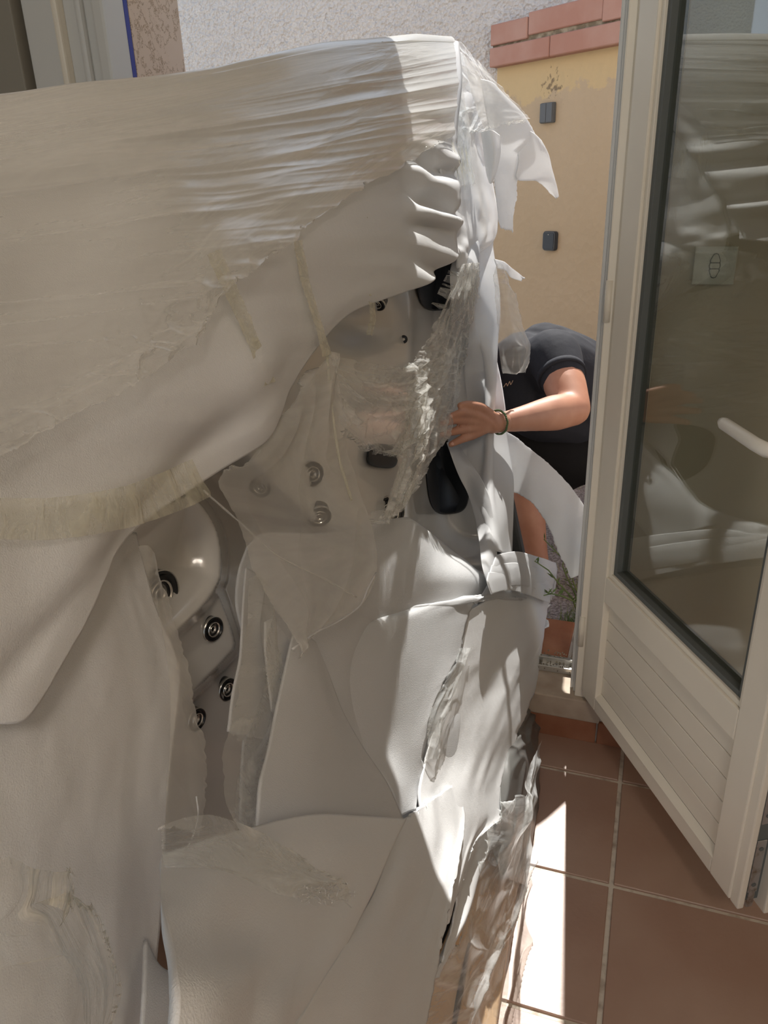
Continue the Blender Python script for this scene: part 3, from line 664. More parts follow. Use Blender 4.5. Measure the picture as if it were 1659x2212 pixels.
lab(o, 'large white foam blanket draped over the top of the hot tub, under shiny film', 'foam sheet')
# side flap at the far corner
o = patch('foam_flap', [[(930, 150, -.10), (985, 112, -.14), (1028, 160, -.22)], [(925, 200, -.04), (990, 190, -.06), (1052, 225, -.16)], [(940, 300, .0), (1000, 290, .0), (1048, 310, -.10)],
     [(965, 400, .03), (1015, 395, .03), (1062, 390, -.06)], [(978, 480, .05), (1030, 480, .03), (1073, 478, -.05)], [(982, 530, .05), (1030, 530, .03), (1062, 520, -.04)], [(990, 580, .04), (1003, 572, .04), (1020, 552, .0)]],
     M['foam'], nu=60, nv=110, folds=[(.012, 3, 5)], thick=.006, seed=21)
lab(o, 'thick foam flap folded down round the far top corner of the hot tub', 'foam sheet')
o = patch('foam_lining', [[(905, 180, -.02), (945, 160, -.02)], [(930, 300, .03), (965, 290, .02)], [(950, 380, .05), (985, 400, .04)], [(960, 460, .06), (990, 470, .04)], [(972, 530, .05), (1000, 560, .04)]],
     M['foam'], nu=20, nv=60, folds=[(.006, 3, 6)], thick=.005, seed=25)
lab(o, 'narrow foam fold between the quilted blanket and the corner flap', 'foam sheet')
# torn sheets hanging behind the corner (absolute distances)
o = patch('torn_sheet', [[(1035, 175, 2.05), (1060, 185, 2.07), (1085, 200, 2.1)], [(1045, 240, 2.05), (1100, 235, 2.08), (1140, 258, 2.14)], [(1052, 290, 2.05), (1110, 290, 2.09), (1158, 310, 2.16)],
     [(1062, 345, 2.05), (1092, 345, 2.09), (1128, 342, 2.14)], [(1070, 420, 2.05), (1092, 420, 2.09), (1115, 415, 2.13)], [(1077, 492, 2.05), (1090, 496, 2.08), (1104, 500, 2.12)]],
     M['foam_thin'], mode='t', nu=60, nv=90, folds=[(.012, 5, 4)], torn='br', tear=3, thick=.002, seed=31)
lab(o, 'longest torn white foam sheet hanging in front of the ochre wall', 'foam sheet')
o = patch('torn_sheet', [[(1110, 300, 2.12), (1140, 285, 2.14), (1162, 308, 2.17)], [(1122, 345, 2.12), (1152, 335, 2.15), (1180, 345, 2.18)], [(1119, 388, 2.12), (1150, 385, 2.15), (1191, 375, 2.19)], [(1160, 392, 2.15), (1180, 392, 2.17), (1198, 398, 2.2)], [(1201, 428, 2.2), (1204, 428, 2.2), (1209, 424, 2.21)]],
     M['foam_thin'], mode='t', nu=50, nv=60, folds=[(.010, 5, 4)], torn='l', tear=2, thick=.002, seed=33)
lab(o, 'small pointed torn foam corner hanging furthest out before the ochre wall', 'foam sheet')
o = patch('torn_sheet', [[(1066, 560, 2.1), (1075, 580, 2.1)], [(1090, 566, 2.14), (1092, 584, 2.14)], [(1112, 582, 2.18), (1106, 600, 2.18)], [(1134, 600, 2.22), (1128, 608, 2.22)]], M['foam_thin'], mode='t', nu=14, nv=40, folds=[(.005, 6, 6)], torn='b', tear=2, thick=.002, seed=35)
lab(o, 'narrow torn foam strip sticking out to the right above the crouching man', 'foam sheet')
# inner roll seen at the flap
o = patch('foam_roll', [[(1040, 285, 2.04), (1062, 282, 2.0), (1078, 292, 2.03)], [(1046, 330, 2.04), (1068, 330, 2.0), (1080, 330, 2.03)], [(1052, 375, 2.04), (1064, 378, 2.01), (1070, 376, 2.03)], [(1058, 395, 2.04), (1060, 396, 2.03), (1062, 394, 2.04)]], M['foam'], mode='t', nu=30, nv=50, thick=.004, seed=37)
lab(o, 'small rolled foam edge behind the corner flap', 'foam sheet')
# hanging white strip below the flap
def pleats(x, y): return .016*np.sin(x/8.0 + .004*(y-600))*np.clip((y-500)/80, 0, 1)*np.clip((1150-y)/250, 0, 1)
o = patch('hanging_sheet', [[(998, 460, -.06), (1030, 455, -.08), (1056, 450, -.10)], [(988, 600, .05), (1026, 600, .07), (1064, 600, .0)], [(988, 700, .06), (1033, 700, .10), (1078, 700, .03)], [(990, 800, .06), (1040, 800, .09), (1092, 800, .03)],
     [(988, 880, .0), (1040, 880, -.03), (1096, 880, -.05)], [(965, 925, -.02), (1035, 940, -.03), (1097, 950, -.05)], [(1000, 1010, .02), (1050, 1030, .0), (1103, 1040, -.02)], [(1042, 1110, .05), (1070, 1120, .04), (1106, 1130, .01)], [(1070, 1190, .05), (1082, 1195, .04), (1106, 1198, .02)]],
     M['foam_thin'], nu=110, nv=150, folds=[(.008, 5, 2)], thick=.002, seed=41, fn=pleats)
lab(o, 'long pleated white sheet hanging below the corner flap, held by the man', 'foam sheet')
o = patch('folded_sheet', [[(968, 955, -.01), (978, 948, -.01), (990, 950, -.01)], [(985, 1000, .06), (1005, 1000, .06), (1025, 1010, .05)], [(1010, 1070, .06), (1035, 1070, .06), (1058, 1080, .05)], [(1030, 1150, .07), (1050, 1150, .07), (1072, 1150, .05)], [(1045, 1210, .08), (1065, 1200, .08), (1078, 1190, .06)], [(1058, 1252, .09), (1068, 1240, .09), (1078, 1215, .07)]],
     M['foam_thin'], nu=40, nv=90, folds=[(.006, 4, 2)], thick=.002, seed=43)
lab(o, 'creased white sheet edge running down from the mans hand', 'foam sheet')
for k, (dy, of, sd) in enumerate(((0, .06, 1), (24, .09, 2), (42, .11, 3))):
    o = patch('stacked_fold', [[(1072-8*k, 1198+dy*.9, of), (1110, 1192+dy, of-.01), (1150, 1200+dy, of-.02), (1200-4*k, 1216+dy, of-.03)], [(1068-8*k, 1212+dy, of+.02), (1110, 1206+dy, of+.01), (1150, 1212+dy, of), (1202-4*k, 1226+dy, of-.01)], [(1060, 1238+dy, of+.03), (1110, 1226+dy, of+.02), (1150, 1222+dy*.9, of+.01), (1202-5*k, 1232+dy, of)],
         [(1060, 1262+dy*.5, of+.02), (1110, 1250+dy*.6, of+.02), (1150, 1246+dy, of+.01), (1196-5*k, 1290+dy*.3, of)]], M['foam_thin'], nu=60, nv=30, folds=[(.004, 4, 3)], thick=.0025, seed=45+sd)
    lab(o, ('uppermost', 'middle', 'lowest')[k] + ' of three stacked foam folds by the doorstep weed', 'foam sheet', 'stacked foam folds by the doorstep')
# curved foam piece in front of the mans legs
o = patch('curved_foam', [[(1092, 930, 2.28), (1092, 985, 2.28), (1092, 1060, 2.28)], [(1120, 948, 2.27), (1118, 1000, 2.27), (1118, 1066, 2.27)], [(1165, 985, 2.26), (1150, 1030, 2.26), (1140, 1080, 2.26)], [(1215, 1030, 2.26), (1190, 1070, 2.26), (1168, 1110, 2.26)],
     [(1255, 1080, 2.26), (1225, 1110, 2.25), (1190, 1150, 2.25)], [(1276, 1130, 2.25), (1240, 1160, 2.24), (1205, 1190, 2.24)], [(1276, 1190, 2.24), (1245, 1200, 2.23), (1218, 1215, 2.23)], [(1262, 1235, 2.22), (1245, 1245, 2.22), (1232, 1250, 2.22)]],
     M['foam_thin'], mode='t', nu=40, nv=110, folds=[(.012, 4, 5)], torn='lr', tear=2, thick=.003, seed=51)
lab(o, 'curved white foam piece hanging in front of the mans shorts and shin', 'foam sheet')

# large hanging panel at the left
o = patch('hanging_foam', [[(-60, 1180, 0.005), (120, 1160, -0.003), (230, 1150, -0.011), (292, 1150, -0.019)], [(-60, 1300, 0.009), (120, 1290, 0.001), (250, 1290, -0.007), (330, 1300, -0.019)], [(-60, 1430, 0.013), (120, 1430, 0.009), (280, 1430, -0.003), (378, 1440, -0.023)], [(-60, 1520, 0.013), (120, 1520, 0.009), (280, 1520, -0.003), (374, 1520, -0.023)],
     [(-60, 1700, 0.017), (120, 1700, 0.013), (260, 1700, 0.001), (350, 1700, -0.019)], [(-60, 1850, 0.021), (120, 1850, 0.013), (250, 1850, 0.005), (342, 1850, -0.019)], [(-60, 2000, 0.021), (120, 2000, 0.013), (240, 2000, 0.005), (331, 2000, -0.019)], [(-60, 2260, 0.025), (120, 2260, 0.021), (230, 2260, 0.005), (320, 2260, -0.019)]],
     M['foam'], nu=90, nv=150, folds=[(.007, 5, 2.5), (.0015, 22, 12)], thick=.005, seed=61)
lab(o, 'tan lit foam panel hanging closest to the viewer at the bottom left', 'foam sheet')
# middle sheets, from back to front
def rowsf(L): return L
o = patch('inner_sheet', [[(545, 1180, -0.050), (580, 1150, -0.050), (700, 1150, -0.050), (870, 1118, -0.090), (900, 1135, -0.070), (950, 1180, -0.070), (1020, 1225, -0.070), (1060, 1255, -0.070), (1100, 1290, -0.070)], [(530, 1300, -0.050), (620, 1300, -0.050), (780, 1280, -0.040), (900, 1290, -0.090), (980, 1300, -0.070), (1040, 1310, -0.070), (1060, 1310, -0.070), (1080, 1310, -0.070)],
     [(545, 1400, -0.050), (620, 1420, -0.050), (780, 1420, -0.050), (900, 1420, -0.100), (990, 1420, -0.070), (1040, 1420, -0.070), (1050, 1420, -0.070)], [(535, 1550, -0.050), (620, 1560, -0.060), (780, 1560, -0.050), (900, 1560, -0.030), (960, 1560, -0.000), (1000, 1570, 0.000)], [(515, 1700, -0.040), (620, 1700, -0.050), (780, 1700, -0.040), (900, 1720, -0.020), (950, 1740, -0.000), (990, 1750, 0.000)], [(500, 1850, -0.020), (640, 1850, -0.030), (780, 1830, -0.030), (900, 1820, -0.000), (960, 1820, 0.000)]],
     M['foam_thin'], nu=130, nv=130, folds=[(.014, 3, 2.2)], thick=.002, seed=71)
lab(o, 'wide smooth foam sheet lining the middle of the tub below the jets', 'foam sheet')
o = patch('curled_sheet', [[(1062, 1244, 0.000), (1110, 1275, -0.010), (1165, 1296, -0.030)], [(1035, 1290, 0.010), (1050, 1285, 0.020), (1130, 1296, -0.010)], [(740, 1340, -0.120), (1000, 1300, 0.010), (1032, 1300, 0.030)], [(640, 1390, -0.120), (880, 1340, -0.010), (1010, 1345, 0.030)], [(620, 1450, -0.120), (860, 1420, 0.000), (992, 1415, 0.030)],
      [(620, 1530, -0.120), (850, 1530, 0.000), (958, 1480, 0.040)], [(660, 1620, -0.120), (850, 1620, 0.010), (922, 1600, 0.040)], [(760, 1700, -0.120), (850, 1700, 0.050), (915, 1690, 0.040)], [(830, 1760, 0.040), (870, 1762, 0.060), (905, 1745, 0.070)]],
     M['foam_thin'], nu=90, nv=150, folds=[(.008, 3, 3)], torn='r', tear=3, thick=.003, seed=73)
lab(o, 'foam sheet with a torn right edge and curled top in the middle', 'foam sheet')
o = patch('rim_sheet', [[(1005, 1322, .0), (1060, 1290, .0), (1110, 1262, .0), (1160, 1240, -.02), (1200, 1225, -.03)], [(995, 1400, 0.000), (1070, 1390, 0.020), (1130, 1385, 0.020), (1170, 1380, 0.000), (1184, 1340, -0.020)], [(965, 1480, 0.000), (1050, 1480, 0.030), (1120, 1480, 0.030), (1162, 1480, 0.000)], [(940, 1560, 0.010), (1030, 1560, 0.050), (1095, 1560, 0.050), (1130, 1560, 0.010)],
     [(920, 1640, 0.020), (1010, 1640, 0.060), (1070, 1640, 0.060), (1103, 1636, 0.030)], [(905, 1710, 0.050), (990, 1710, 0.090), (1050, 1710, 0.100), (1084, 1700, 0.070)], [(910, 1760, 0.080), (980, 1770, 0.120), (1040, 1770, 0.130), (1086, 1760, 0.110)], [(925, 1850, 0.100), (960, 1850, 0.140), (1000, 1850, 0.150), (1030, 1820, 0.140)], [(900, 2000, 0.100), (930, 2000, 0.130), (955, 2000, 0.140), (985, 1930, 0.140)]],
     M['foam'], nu=90, nv=140, folds=[(.007, 4, 2)], torn='r', tear=3.5, thick=.004, seed=75)
lab(o, 'long foam strip over the tubs lower rim, sunlit at its front end', 'foam sheet')
for nm, rows, sd, lb in (('thin_sheet', [[(566, 1345, .03), (580, 1338, .03), (612, 1370, .03)], [(564, 1400, .035), (590, 1400, .03), (630, 1420, .02)], [(570, 1470, .035), (595, 1480, .03), (622, 1490, .02)], [(580, 1538, .04), (595, 1540, .03), (605, 1520, .02)]], 81, 'small rounded foam tab standing left of the pale triangular sheet'),
     ('thin_sheet', [[(535, 1225, .02), (560, 1240, .02), (580, 1260, .02)], [(527, 1320, .03), (548, 1340, .02), (566, 1350, .02)], [(519, 1420, .03), (545, 1430, .02), (575, 1440, .01)], [(501, 1500, .03), (540, 1520, .02), (590, 1540, .01)], [(490, 1580, .03), (530, 1590, .02), (590, 1600, .01)]], 83, 'narrow white sheet hanging beside the seat jets')):
    o = patch(nm, rows, M['foam_thin'], nu=30, nv=60, folds=[(.005, 4, 3)], thick=.002, seed=sd); lab(o, lb, 'foam sheet')
o = patch('triangular_sheet', [[(640, 1370, .06), (665, 1368, .06), (690, 1385, .05)], [(622, 1450, .07), (670, 1450, .08), (718, 1450, .06)], [(606, 1530, .08), (680, 1530, .09), (748, 1530, .07)], [(590, 1610, .09), (690, 1610, .11), (790, 1610, .08)], [(570, 1690, .10), (700, 1690, .12), (840, 1690, .10)], [(560, 1790, .10), (700, 1785, .13), (878, 1778, .12)]],
     M['foam_thin'], nu=80, nv=100, folds=[(.008, 3, 2.4)], thick=.003, seed=85)
lab(o, 'pale triangular foam sheet rising to a point in the middle', 'foam sheet')
o = patch('front_sheet', [[(868, 1772, 0.120), (940, 1722, 0.100), (985, 1692, 0.080), (998, 1697, 0.080)], [(840, 1840, 0.170), (920, 1820, 0.170), (975, 1800, 0.150), (1008, 1760, 0.140)], [(790, 1950, 0.230), (890, 1940, 0.240), (955, 1920, 0.230), (985, 1880, 0.220)], [(720, 2060, 0.290), (840, 2070, 0.310), (920, 2060, 0.300), (952, 2020, 0.290)], [(650, 2160, 0.320), (780, 2160, 0.340), (880, 2150, 0.330), (934, 2110, 0.320)], [(580, 2260, 0.330), (720, 2260, 0.340), (830, 2260, 0.340), (905, 2230, 0.330)]],
     M['foam'], nu=90, nv=110, folds=[(.009, 4, 1.6)], torn='tr', tear=2.5, thick=.004, seed=87)
lab(o, 'bright foam sheet with a rounded sunlit tip at the bottom centre', 'foam sheet')
o = patch('side_sheet', [[(1084, 1700, .05), (1088, 1730, .04)], [(1040, 1790, .08), (1088, 1752, .04)], [(1000, 1860, .10), (1050, 1830, .06)], [(985, 1960, .12), (1015, 1930, .08)], [(960, 2050, .12), (985, 2020, .1)], [(925, 2130, .13), (950, 2110, .12)]], M['foam'], nu=26, nv=90, folds=[(.008, 8, 3)], torn='lr', tear=4, thick=.003, seed=89)
lab(o, 'narrow ragged sunlit foam strip right of the bright front sheet', 'foam sheet')
o = patch('folded_foam', [[(352, 1838, 0.160), (470, 1795, 0.170), (600, 1768, 0.180), (740, 1758, 0.180), (876, 1770, 0.170)], [(347, 1900, 0.200), (470, 1850, 0.230), (600, 1830, 0.240), (720, 1825, 0.240), (848, 1830, 0.220)], [(350, 1990, 0.260), (460, 1960, 0.290), (580, 1950, 0.300), (690, 1940, 0.300), (812, 1920, 0.280)], [(358, 2080, 0.300), (460, 2080, 0.330), (560, 2080, 0.350), (650, 2080, 0.350), (745, 2060, 0.330)], [(355, 2160, 0.320), (450, 2160, 0.350), (540, 2160, 0.360), (620, 2160, 0.370), (695, 2160, 0.350)], [(345, 2260, 0.320), (440, 2260, 0.350), (520, 2260, 0.360), (580, 2260, 0.370), (640, 2260, 0.350)]],
     M['foam'], nu=120, nv=110, folds=[(.012, 3, 3)], thick=.005, seed=91)
lab(o, 'big folded foam sheet bulging at the bottom centre left', 'foam sheet')
o = patch('under_sheet', [[(316, 2030, .0), (345, 2085, .0), (385, 2110, .0)], [(310, 2140, .02), (350, 2150, .02), (400, 2160, .02)], [(300, 2260, .03), (350, 2260, .03), (400, 2260, .03)]], M['foam_thin'], nu=24, nv=24, folds=[(.004, 3, 3)], thick=.003, seed=93)
lab(o, 'sliver of white foam between the two big sheets at the bottom', 'foam sheet')

# ---- films
FB = [(-60, 1015), (45, 960), (170, 893), (300, 820), (415, 735), (480, 628), (590, 548), (665, 488), (765, 415), (880, 350), (975, 298)]
frows = []
for f in (.10, -.002, .03, .08, .16, .28, .42, .58, .75, .9, 1.0):
    row = []
    for q, ((a, b_), (c, d), (e, g_)) in enumerate(zip(Tc[:-1]+[(972, 94)], FB, Bc)):
        x, y = a+(c-a)*f, b_+(d-b_)*f; fb = f if len(frows) < 1 else (y-b_)/(g_-b_); k = .45+.55*max(0, min(1, x/900))
        o_ = -.42 if len(frows) == 0 else float(np.interp(fb, fr_[1:], of_[1:]))
        row.append((x, y, o_*k + (.014 + .02*f)*(.5+.5*k)))
    frows.append(row)
def film_fn(x, y):
    return puffs(x, y) + (.0052*ridge((x+y*.5)/700, (y+(.16-.00012*(y-150))*x)/46, 51) + .0018*np.clip(x/600, .15, 1)*ridge((x+y*.5)/420, (y+(.14-.0002*(y-150))*x)/19, 53))*np.clip(.25+x/900, .25, 1.2) + .006*ridge(x/60, y/45, 57)*np.exp(-(((x+y*1.1)-1190)/130)**2)*np.clip((y-480)/150, 0, 1)
o = patch('stretch_film', frows, M['film_wrap'], nu=280, nv=280, torn='b', tear=6, thick=0, seed=11, fn=film_fn)
lab(o, 'shiny streaked stretch film pulled tight over the top foam blanket', 'plastic film')
o = patch('corner_film', [[(880, 92, -.08), (940, 87, -.09), (990, 95, -.12), (1020, 125, -.16), (1036, 150, -.20)], [(890, 150, .0), (950, 140, -.02), (1010, 150, -.06), (1050, 185, -.14), (1080, 200, -.2)], [(900, 220, .05), (960, 210, .04), (1020, 215, .0), (1070, 225, -.08), (1120, 240, -.18)], [(900, 290, .07), (960, 270, .06), (1010, 265, .03), (1050, 262, -.03), (1100, 268, -.1)], [(915, 325, .08), (950, 312, .07), (985, 300, .05), (1020, 290, .02), (1065, 280, -.03)]],
      M['film_bright'], nu=140, nv=110, ridges=[(.008, 4, 9), (.002, 12, 16)], torn='b', tear=5, thick=0, seed=101)
lab(o, 'bright crumpled film bunched round the sunlit far top corner', 'plastic film')
o = patch('corner_film', [[(1000, 120, 1.98), (1035, 145, 1.98), (1042, 152, 2.0)], [(1015, 200, 1.98), (1070, 205, 2.0), (1100, 215, 2.04)], [(1030, 250, 1.98), (1085, 250, 2.0), (1142, 258, 2.08)], [(1045, 285, 1.98), (1090, 272, 2.0), (1126, 266, 2.05)]], M['film_milky'], mode='t', nu=60, nv=60, ridges=[(.008, 10, 14)], torn='rb', tear=4, thick=0, seed=103)
lab(o, 'pointed milky film corner sticking out right of the tubs top corner', 'plastic film')
o = patch('film_bag', [[(1072, 575, 2.0), (1078, 575, 2.0), (1085, 590, 2.02)], [(1076, 640, 2.0), (1092, 640, 1.98), (1108, 660, 2.02)], [(1082, 700, 2.0), (1105, 700, 1.97), (1130, 708, 2.02)], [(1086, 750, 2.0), (1112, 750, 1.97), (1140, 745, 2.03)], [(1090, 790, 2.0), (1112, 790, 1.98), (1132, 785, 2.03)], [(1094, 806, 2.0), (1105, 804, 1.99), (1122, 798, 2.02)]], M['film_milky'], mode='t', nu=90, nv=130, ridges=[(.014, 8, 8), (.004, 18, 18)], torn='r', tear=2, thick=0, seed=105)
lab(o, 'crinkled clear film bulge hanging beside the mans shoulder', 'plastic film')
# swag of film from the corner down to the jets
o = patch('film_swag', [[(985, 575, .08), (1000, 570, .08), (1022, 570, .07)], [(945, 660, .09), (985, 660, .10), (1015, 680, .08)], [(905, 745, .09), (955, 750, .11), (1000, 770, .08)], [(880, 800, .09), (930, 830, .11), (985, 850, .08)], [(868, 860, .09), (915, 900, .11), (960, 930, .07)], [(860, 930, .09), (900, 960, .10), (935, 990, .06)], [(845, 990, .08), (880, 1010, .09), (905, 1030, .06)], [(810, 1130, .06), (840, 1110, .06), (868, 1080, .05)]],
      M['film_clear'], nu=110, nv=190, ridges=[(.012, 20, 3.5), (.004, 50, 12)], torn='lrb', tear=6, thick=0, seed=111)
lab(o, 'twisted clear film falling from the corner flap over the headrests', 'plastic film')
o = patch('film_swag', [[(700, 765, .09), (760, 785, .11), (830, 800, .11), (900, 790, .11), (985, 735, .10)], [(706, 790, .09), (770, 830, .12), (840, 845, .12), (900, 835, .11), (960, 800, .10)], [(712, 840, .09), (780, 890, .12), (840, 900, .12), (890, 880, .11), (930, 860, .1)], [(720, 890, .09), (785, 940, .11), (830, 960, .11), (870, 940, .10), (905, 920, .1)], [(740, 930, .08), (790, 965, .09), (832, 980, .09), (862, 960, .09), (880, 950, .09)]],
      M['film_clear'], nu=150, nv=100, ridges=[(.014, 7, 15), (.005, 26, 34)], torn='b', tear=5, thick=0, seed=113)
lab(o, 'swag of wrinkled film hanging between the foam edge and the strip', 'plastic film')
o = patch('film_sheet', [[(700, 768, .07), (706, 775, .075), (712, 790, .08)], [(600, 900, .05), (680, 880, .07), (730, 900, .08)], [(500, 1010, .03), (650, 980, .05), (750, 985, .07)], [(440, 1060, .03), (600, 1060, .05), (772, 1060, .07)], [(485, 1150, .05), (640, 1150, .07), (800, 1150, .08)], [(535, 1250, .07), (660, 1240, .09), (812, 1235, .09)], [(585, 1330, .08), (680, 1320, .1), (780, 1308, .1)], [(630, 1408, .09), (650, 1396, .1), (690, 1370, .1)]],
      M['film_milky'], nu=130, nv=150, folds=[(.016, 4, 3)], ridges=[(.006, 6, 5)], torn='l', tear=4, thick=0, seed=115)
lab(o, 'milky film sheet with a pointed lower end hanging over the jets', 'plastic film')
# thick creased edge of that sheet and loose strands
def cordlet(name, pts, r, m_, l, c='plastic strand', g=None):
    p = curve(pts, 24); p = [S(*q) for q in p]
    o = mesh_from(name, tube_bm(p, [r*(.6+.8*vnoise(i*.6, 1., 3)) for i in range(24)], 6), m_, None, True); lab(o, l, c, g); return o
cordlet('film_edge', [(632, 1402, .105), (680, 1368, .108), (735, 1340, .108), (778, 1308, .108), (795, 1270, .106), (812, 1238, .104)], .0012, M['foam_thin'], 'white rolled lower edge of the pointed milky film')
cordlet('film_edge', [(706, 765, .1), (712, 830, .1), (722, 920, .1), (735, 1000, .1), (760, 1080, .1)], .0016, M['tape'], 'twisted yellowish film cord hanging down from the knot')
cordlet('film_edge', [(440, 1060, .06), (520, 1130, .08), (600, 1200, .1), (700, 1250, .11), (770, 1290, .11)], .0009, M['film_milky'], 'diagonal crease cord across the milky film sheet')
o = patch('film_strip', [[(292, 1180, .04), (310, 1180, .04), (330, 1210, .03)], [(318, 1280, .04), (340, 1290, .04), (362, 1300, .03)], [(352, 1400, .04), (375, 1410, .04), (395, 1420, .03)], [(365, 1500, .04), (390, 1510, .04), (412, 1520, .03)], [(362, 1600, .04), (400, 1600, .04), (440, 1620, .03)], [(350, 1700, .05), (400, 1700, .05), (444, 1710, .03)], [(350, 1790, .06), (390, 1790, .06), (420, 1810, .04)]],
      M['film_milky'], nu=50, nv=150, ridges=[(.007, 14, 4)], torn='rb', tear=5, thick=0, seed=121)
lab(o, 'torn milky film strip hanging beside the near foam panel', 'plastic film')
cordlet('strand', [(424, 1720, .07), (428, 1760, .08), (415, 1810, .17), (398, 1840, .19), (376, 1872, .2)], .0006, M['foam_thin'], 'thin twisted plastic strand falling onto the folded foam')
o = patch('film_sheet', [[(535, 1250, .03), (560, 1240, .03), (580, 1300, .03)], [(520, 1400, .04), (560, 1400, .04), (600, 1420, .03)], [(498, 1540, .05), (550, 1540, .05), (600, 1560, .04)], [(470, 1640, .06), (530, 1640, .06), (580, 1650, .05)], [(475, 1740, .08), (520, 1740, .08), (565, 1740, .07)], [(490, 1800, .1), (520, 1800, .1), (560, 1800, .09)]], M['film_clear'], nu=60, nv=110, ridges=[(.007, 10, 8)], torn='l', tear=3, thick=0, seed=123)
lab(o, 'clear crinkled film left of the pale triangular foam sheet', 'plastic film')
o = patch('film_sheet', [[(343, 1800, 0.190), (450, 1770, 0.210), (560, 1800, 0.230), (640, 1850, 0.240)], [(343, 1850, 0.220), (450, 1830, 0.240), (570, 1860, 0.260), (690, 1890, 0.270)], [(345, 1892, 0.250), (460, 1890, 0.270), (590, 1910, 0.290), (745, 1925, 0.300)], [(350, 1900, 0.260), (460, 1898, 0.280), (600, 1935, 0.300), (748, 1950, 0.310)]], M['film_clear'], nu=100, nv=60, ridges=[(.004, 8, 10)], torn='r', tear=8, thick=0, seed=125)
lab(o, 'thin film with a frayed end lying across the folded front foam', 'plastic film')
# band of yellowish tape and film round the blanket
def tape(pts, w, l, seed, m_=None):
    rows = []
    for i, (x, y, of) in enumerate(pts):
        a = pts[max(i-1, 0)]; c = pts[min(i+1, len(pts)-1)]; dx, dy = c[0]-a[0], c[1]-a[1]; n = math.hypot(dx, dy); rows.append([(x-dy/n*w/2, y+dx/n*w/2, of), (x+dy/n*w/2, y-dx/n*w/2, of)])
    o = patch('tape', rows, m_ or M['tape'], nu=10, nv=90, ridges=[(.003, 30, 18)], torn='lr', tear=1.6, thick=0, seed=seed); lab(o, l, 'tape'); return o
tape([(640, 520, 0.117), (652, 590, 0.112), (672, 660, 0.112), (690, 720, 0.110), (704, 768, 0.107)], 22, 'yellowish tape strip down the foam edge above the knot', 131)
tape([(455, 545, 0.112), (500, 640, 0.110), (545, 740, 0.108), (580, 830, 0.106)], 30, 'wrinkled yellowish tape band slanting down the middle of the blanket', 132)
tape([(-40, 1120, .062), (120, 1120, .066), (270, 1095, .07), (370, 1060, .07), (432, 1032, .07)], 90, 'wide glossy yellowish film band round the lower blanket', 133)
tape([(788, 470, .115), (792, 560, .115), (797, 640, .113)], 6, 'narrow tape strip hanging above the dark pocket', 134)
tape([(799, 650, .10), (803, 690, .10), (797, 724, .10)], 14, 'loose curled tape end below the foam blanket edge', 135)
tape([(930, 95, -.03), (965, 160, .03), (990, 240, .07), (1000, 320, .09), (1008, 400, .09)], 34, 'pale tape band running over the far top corner', 136, M['film_bright'])
# crumpled lump of film, bottom left, nearest
o = patch('film_lump', [[(-40, 1885, .10), (40, 1890, .11), (92, 1925, .10)], [(-40, 1930, .11), (30, 1930, .12), (85, 1945, .11)], [(-40, 1965, .10), (30, 1960, .12), (75, 1960, .11)], [(-40, 2000, .10), (60, 2000, .12), (128, 1990, .1)], [(-40, 2080, .10), (80, 2080, .12), (170, 2070, .1)], [(-40, 2160, .1), (90, 2160, .13), (194, 2150, .1)], [(-40, 2260, .1), (80, 2260, .12), (165, 2260, .1)]], M['film_bunch'], nu=90, nv=130, ridges=[(.014, 14, 4), (.004, 40, 12)], torn='r', tear=4, thick=0, seed=141)
lab(o, 'knotted crumpled film bunch at the bottom left corner', 'plastic film')
# wrapped lower side of the tub beside the floor tiles
def side_t(px, py, zz): p = Z(px, py, zz); return float((p-CAM) @ ray(px, py)/(ray(px, py) @ ray(px, py)))
def SR(px, py, x):      # point at world x
    r = ray(px, py); return (px, py, float(x/r[0]))
o = patch('skirt_board', [[(1100, 1560, 2.1), (1152, 1545, 2.22)], [(1060, 1700, 1.72), (1138, 1720, side_t(1138, 1720, .01))], [(1020, 1850, 1.55), (1118, 1880, side_t(1118, 1880, .01))], [(960, 2030, 1.40), (1096, 2040, side_t(1096, 2040, .01))], [(860, 2230, 1.22), (1070, 2230, side_t(1070, 2230, .01))]],
     M['card'], mode='t', nu=30, nv=80, folds=[(.006, 3, 2)], thick=.006, seed=151)
lab(o, 'brown packing board along the foot of the tub beside the floor tiles', 'board')
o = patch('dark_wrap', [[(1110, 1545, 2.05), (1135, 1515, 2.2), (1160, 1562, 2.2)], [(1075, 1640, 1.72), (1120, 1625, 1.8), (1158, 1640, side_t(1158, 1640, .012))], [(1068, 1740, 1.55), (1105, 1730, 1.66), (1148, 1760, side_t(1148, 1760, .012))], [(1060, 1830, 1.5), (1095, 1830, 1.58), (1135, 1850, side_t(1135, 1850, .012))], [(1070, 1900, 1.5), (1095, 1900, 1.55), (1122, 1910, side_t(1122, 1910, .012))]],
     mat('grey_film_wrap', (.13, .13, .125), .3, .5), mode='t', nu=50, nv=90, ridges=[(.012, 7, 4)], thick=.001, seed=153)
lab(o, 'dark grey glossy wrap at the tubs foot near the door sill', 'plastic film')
o = patch('clear_skirt', [[(1075, 1720, 1.45), (1110, 1715, 1.52), (1156, 1600, 2.0)], [(1050, 1800, 1.38), (1100, 1800, 1.45), (1150, 1720, 1.78)], [(1010, 1900, 1.32), (1070, 1900, 1.40), (1128, 1880, 1.62)], [(940, 2050, 1.22), (1030, 2050, 1.32), (1104, 2030, 1.5)], [(860, 2130, 1.15), (980, 2150, 1.25), (1092, 2130, 1.44)], [(700, 2240, 1.0), (880, 2250, 1.15), (1074, 2250, 1.36)]],
     M['film_bright'], mode='t', nu=130, nv=170, ridges=[(.022, 3.5, 5), (.004, 12, 10)], torn='l', tear=6, thick=0, seed=155)
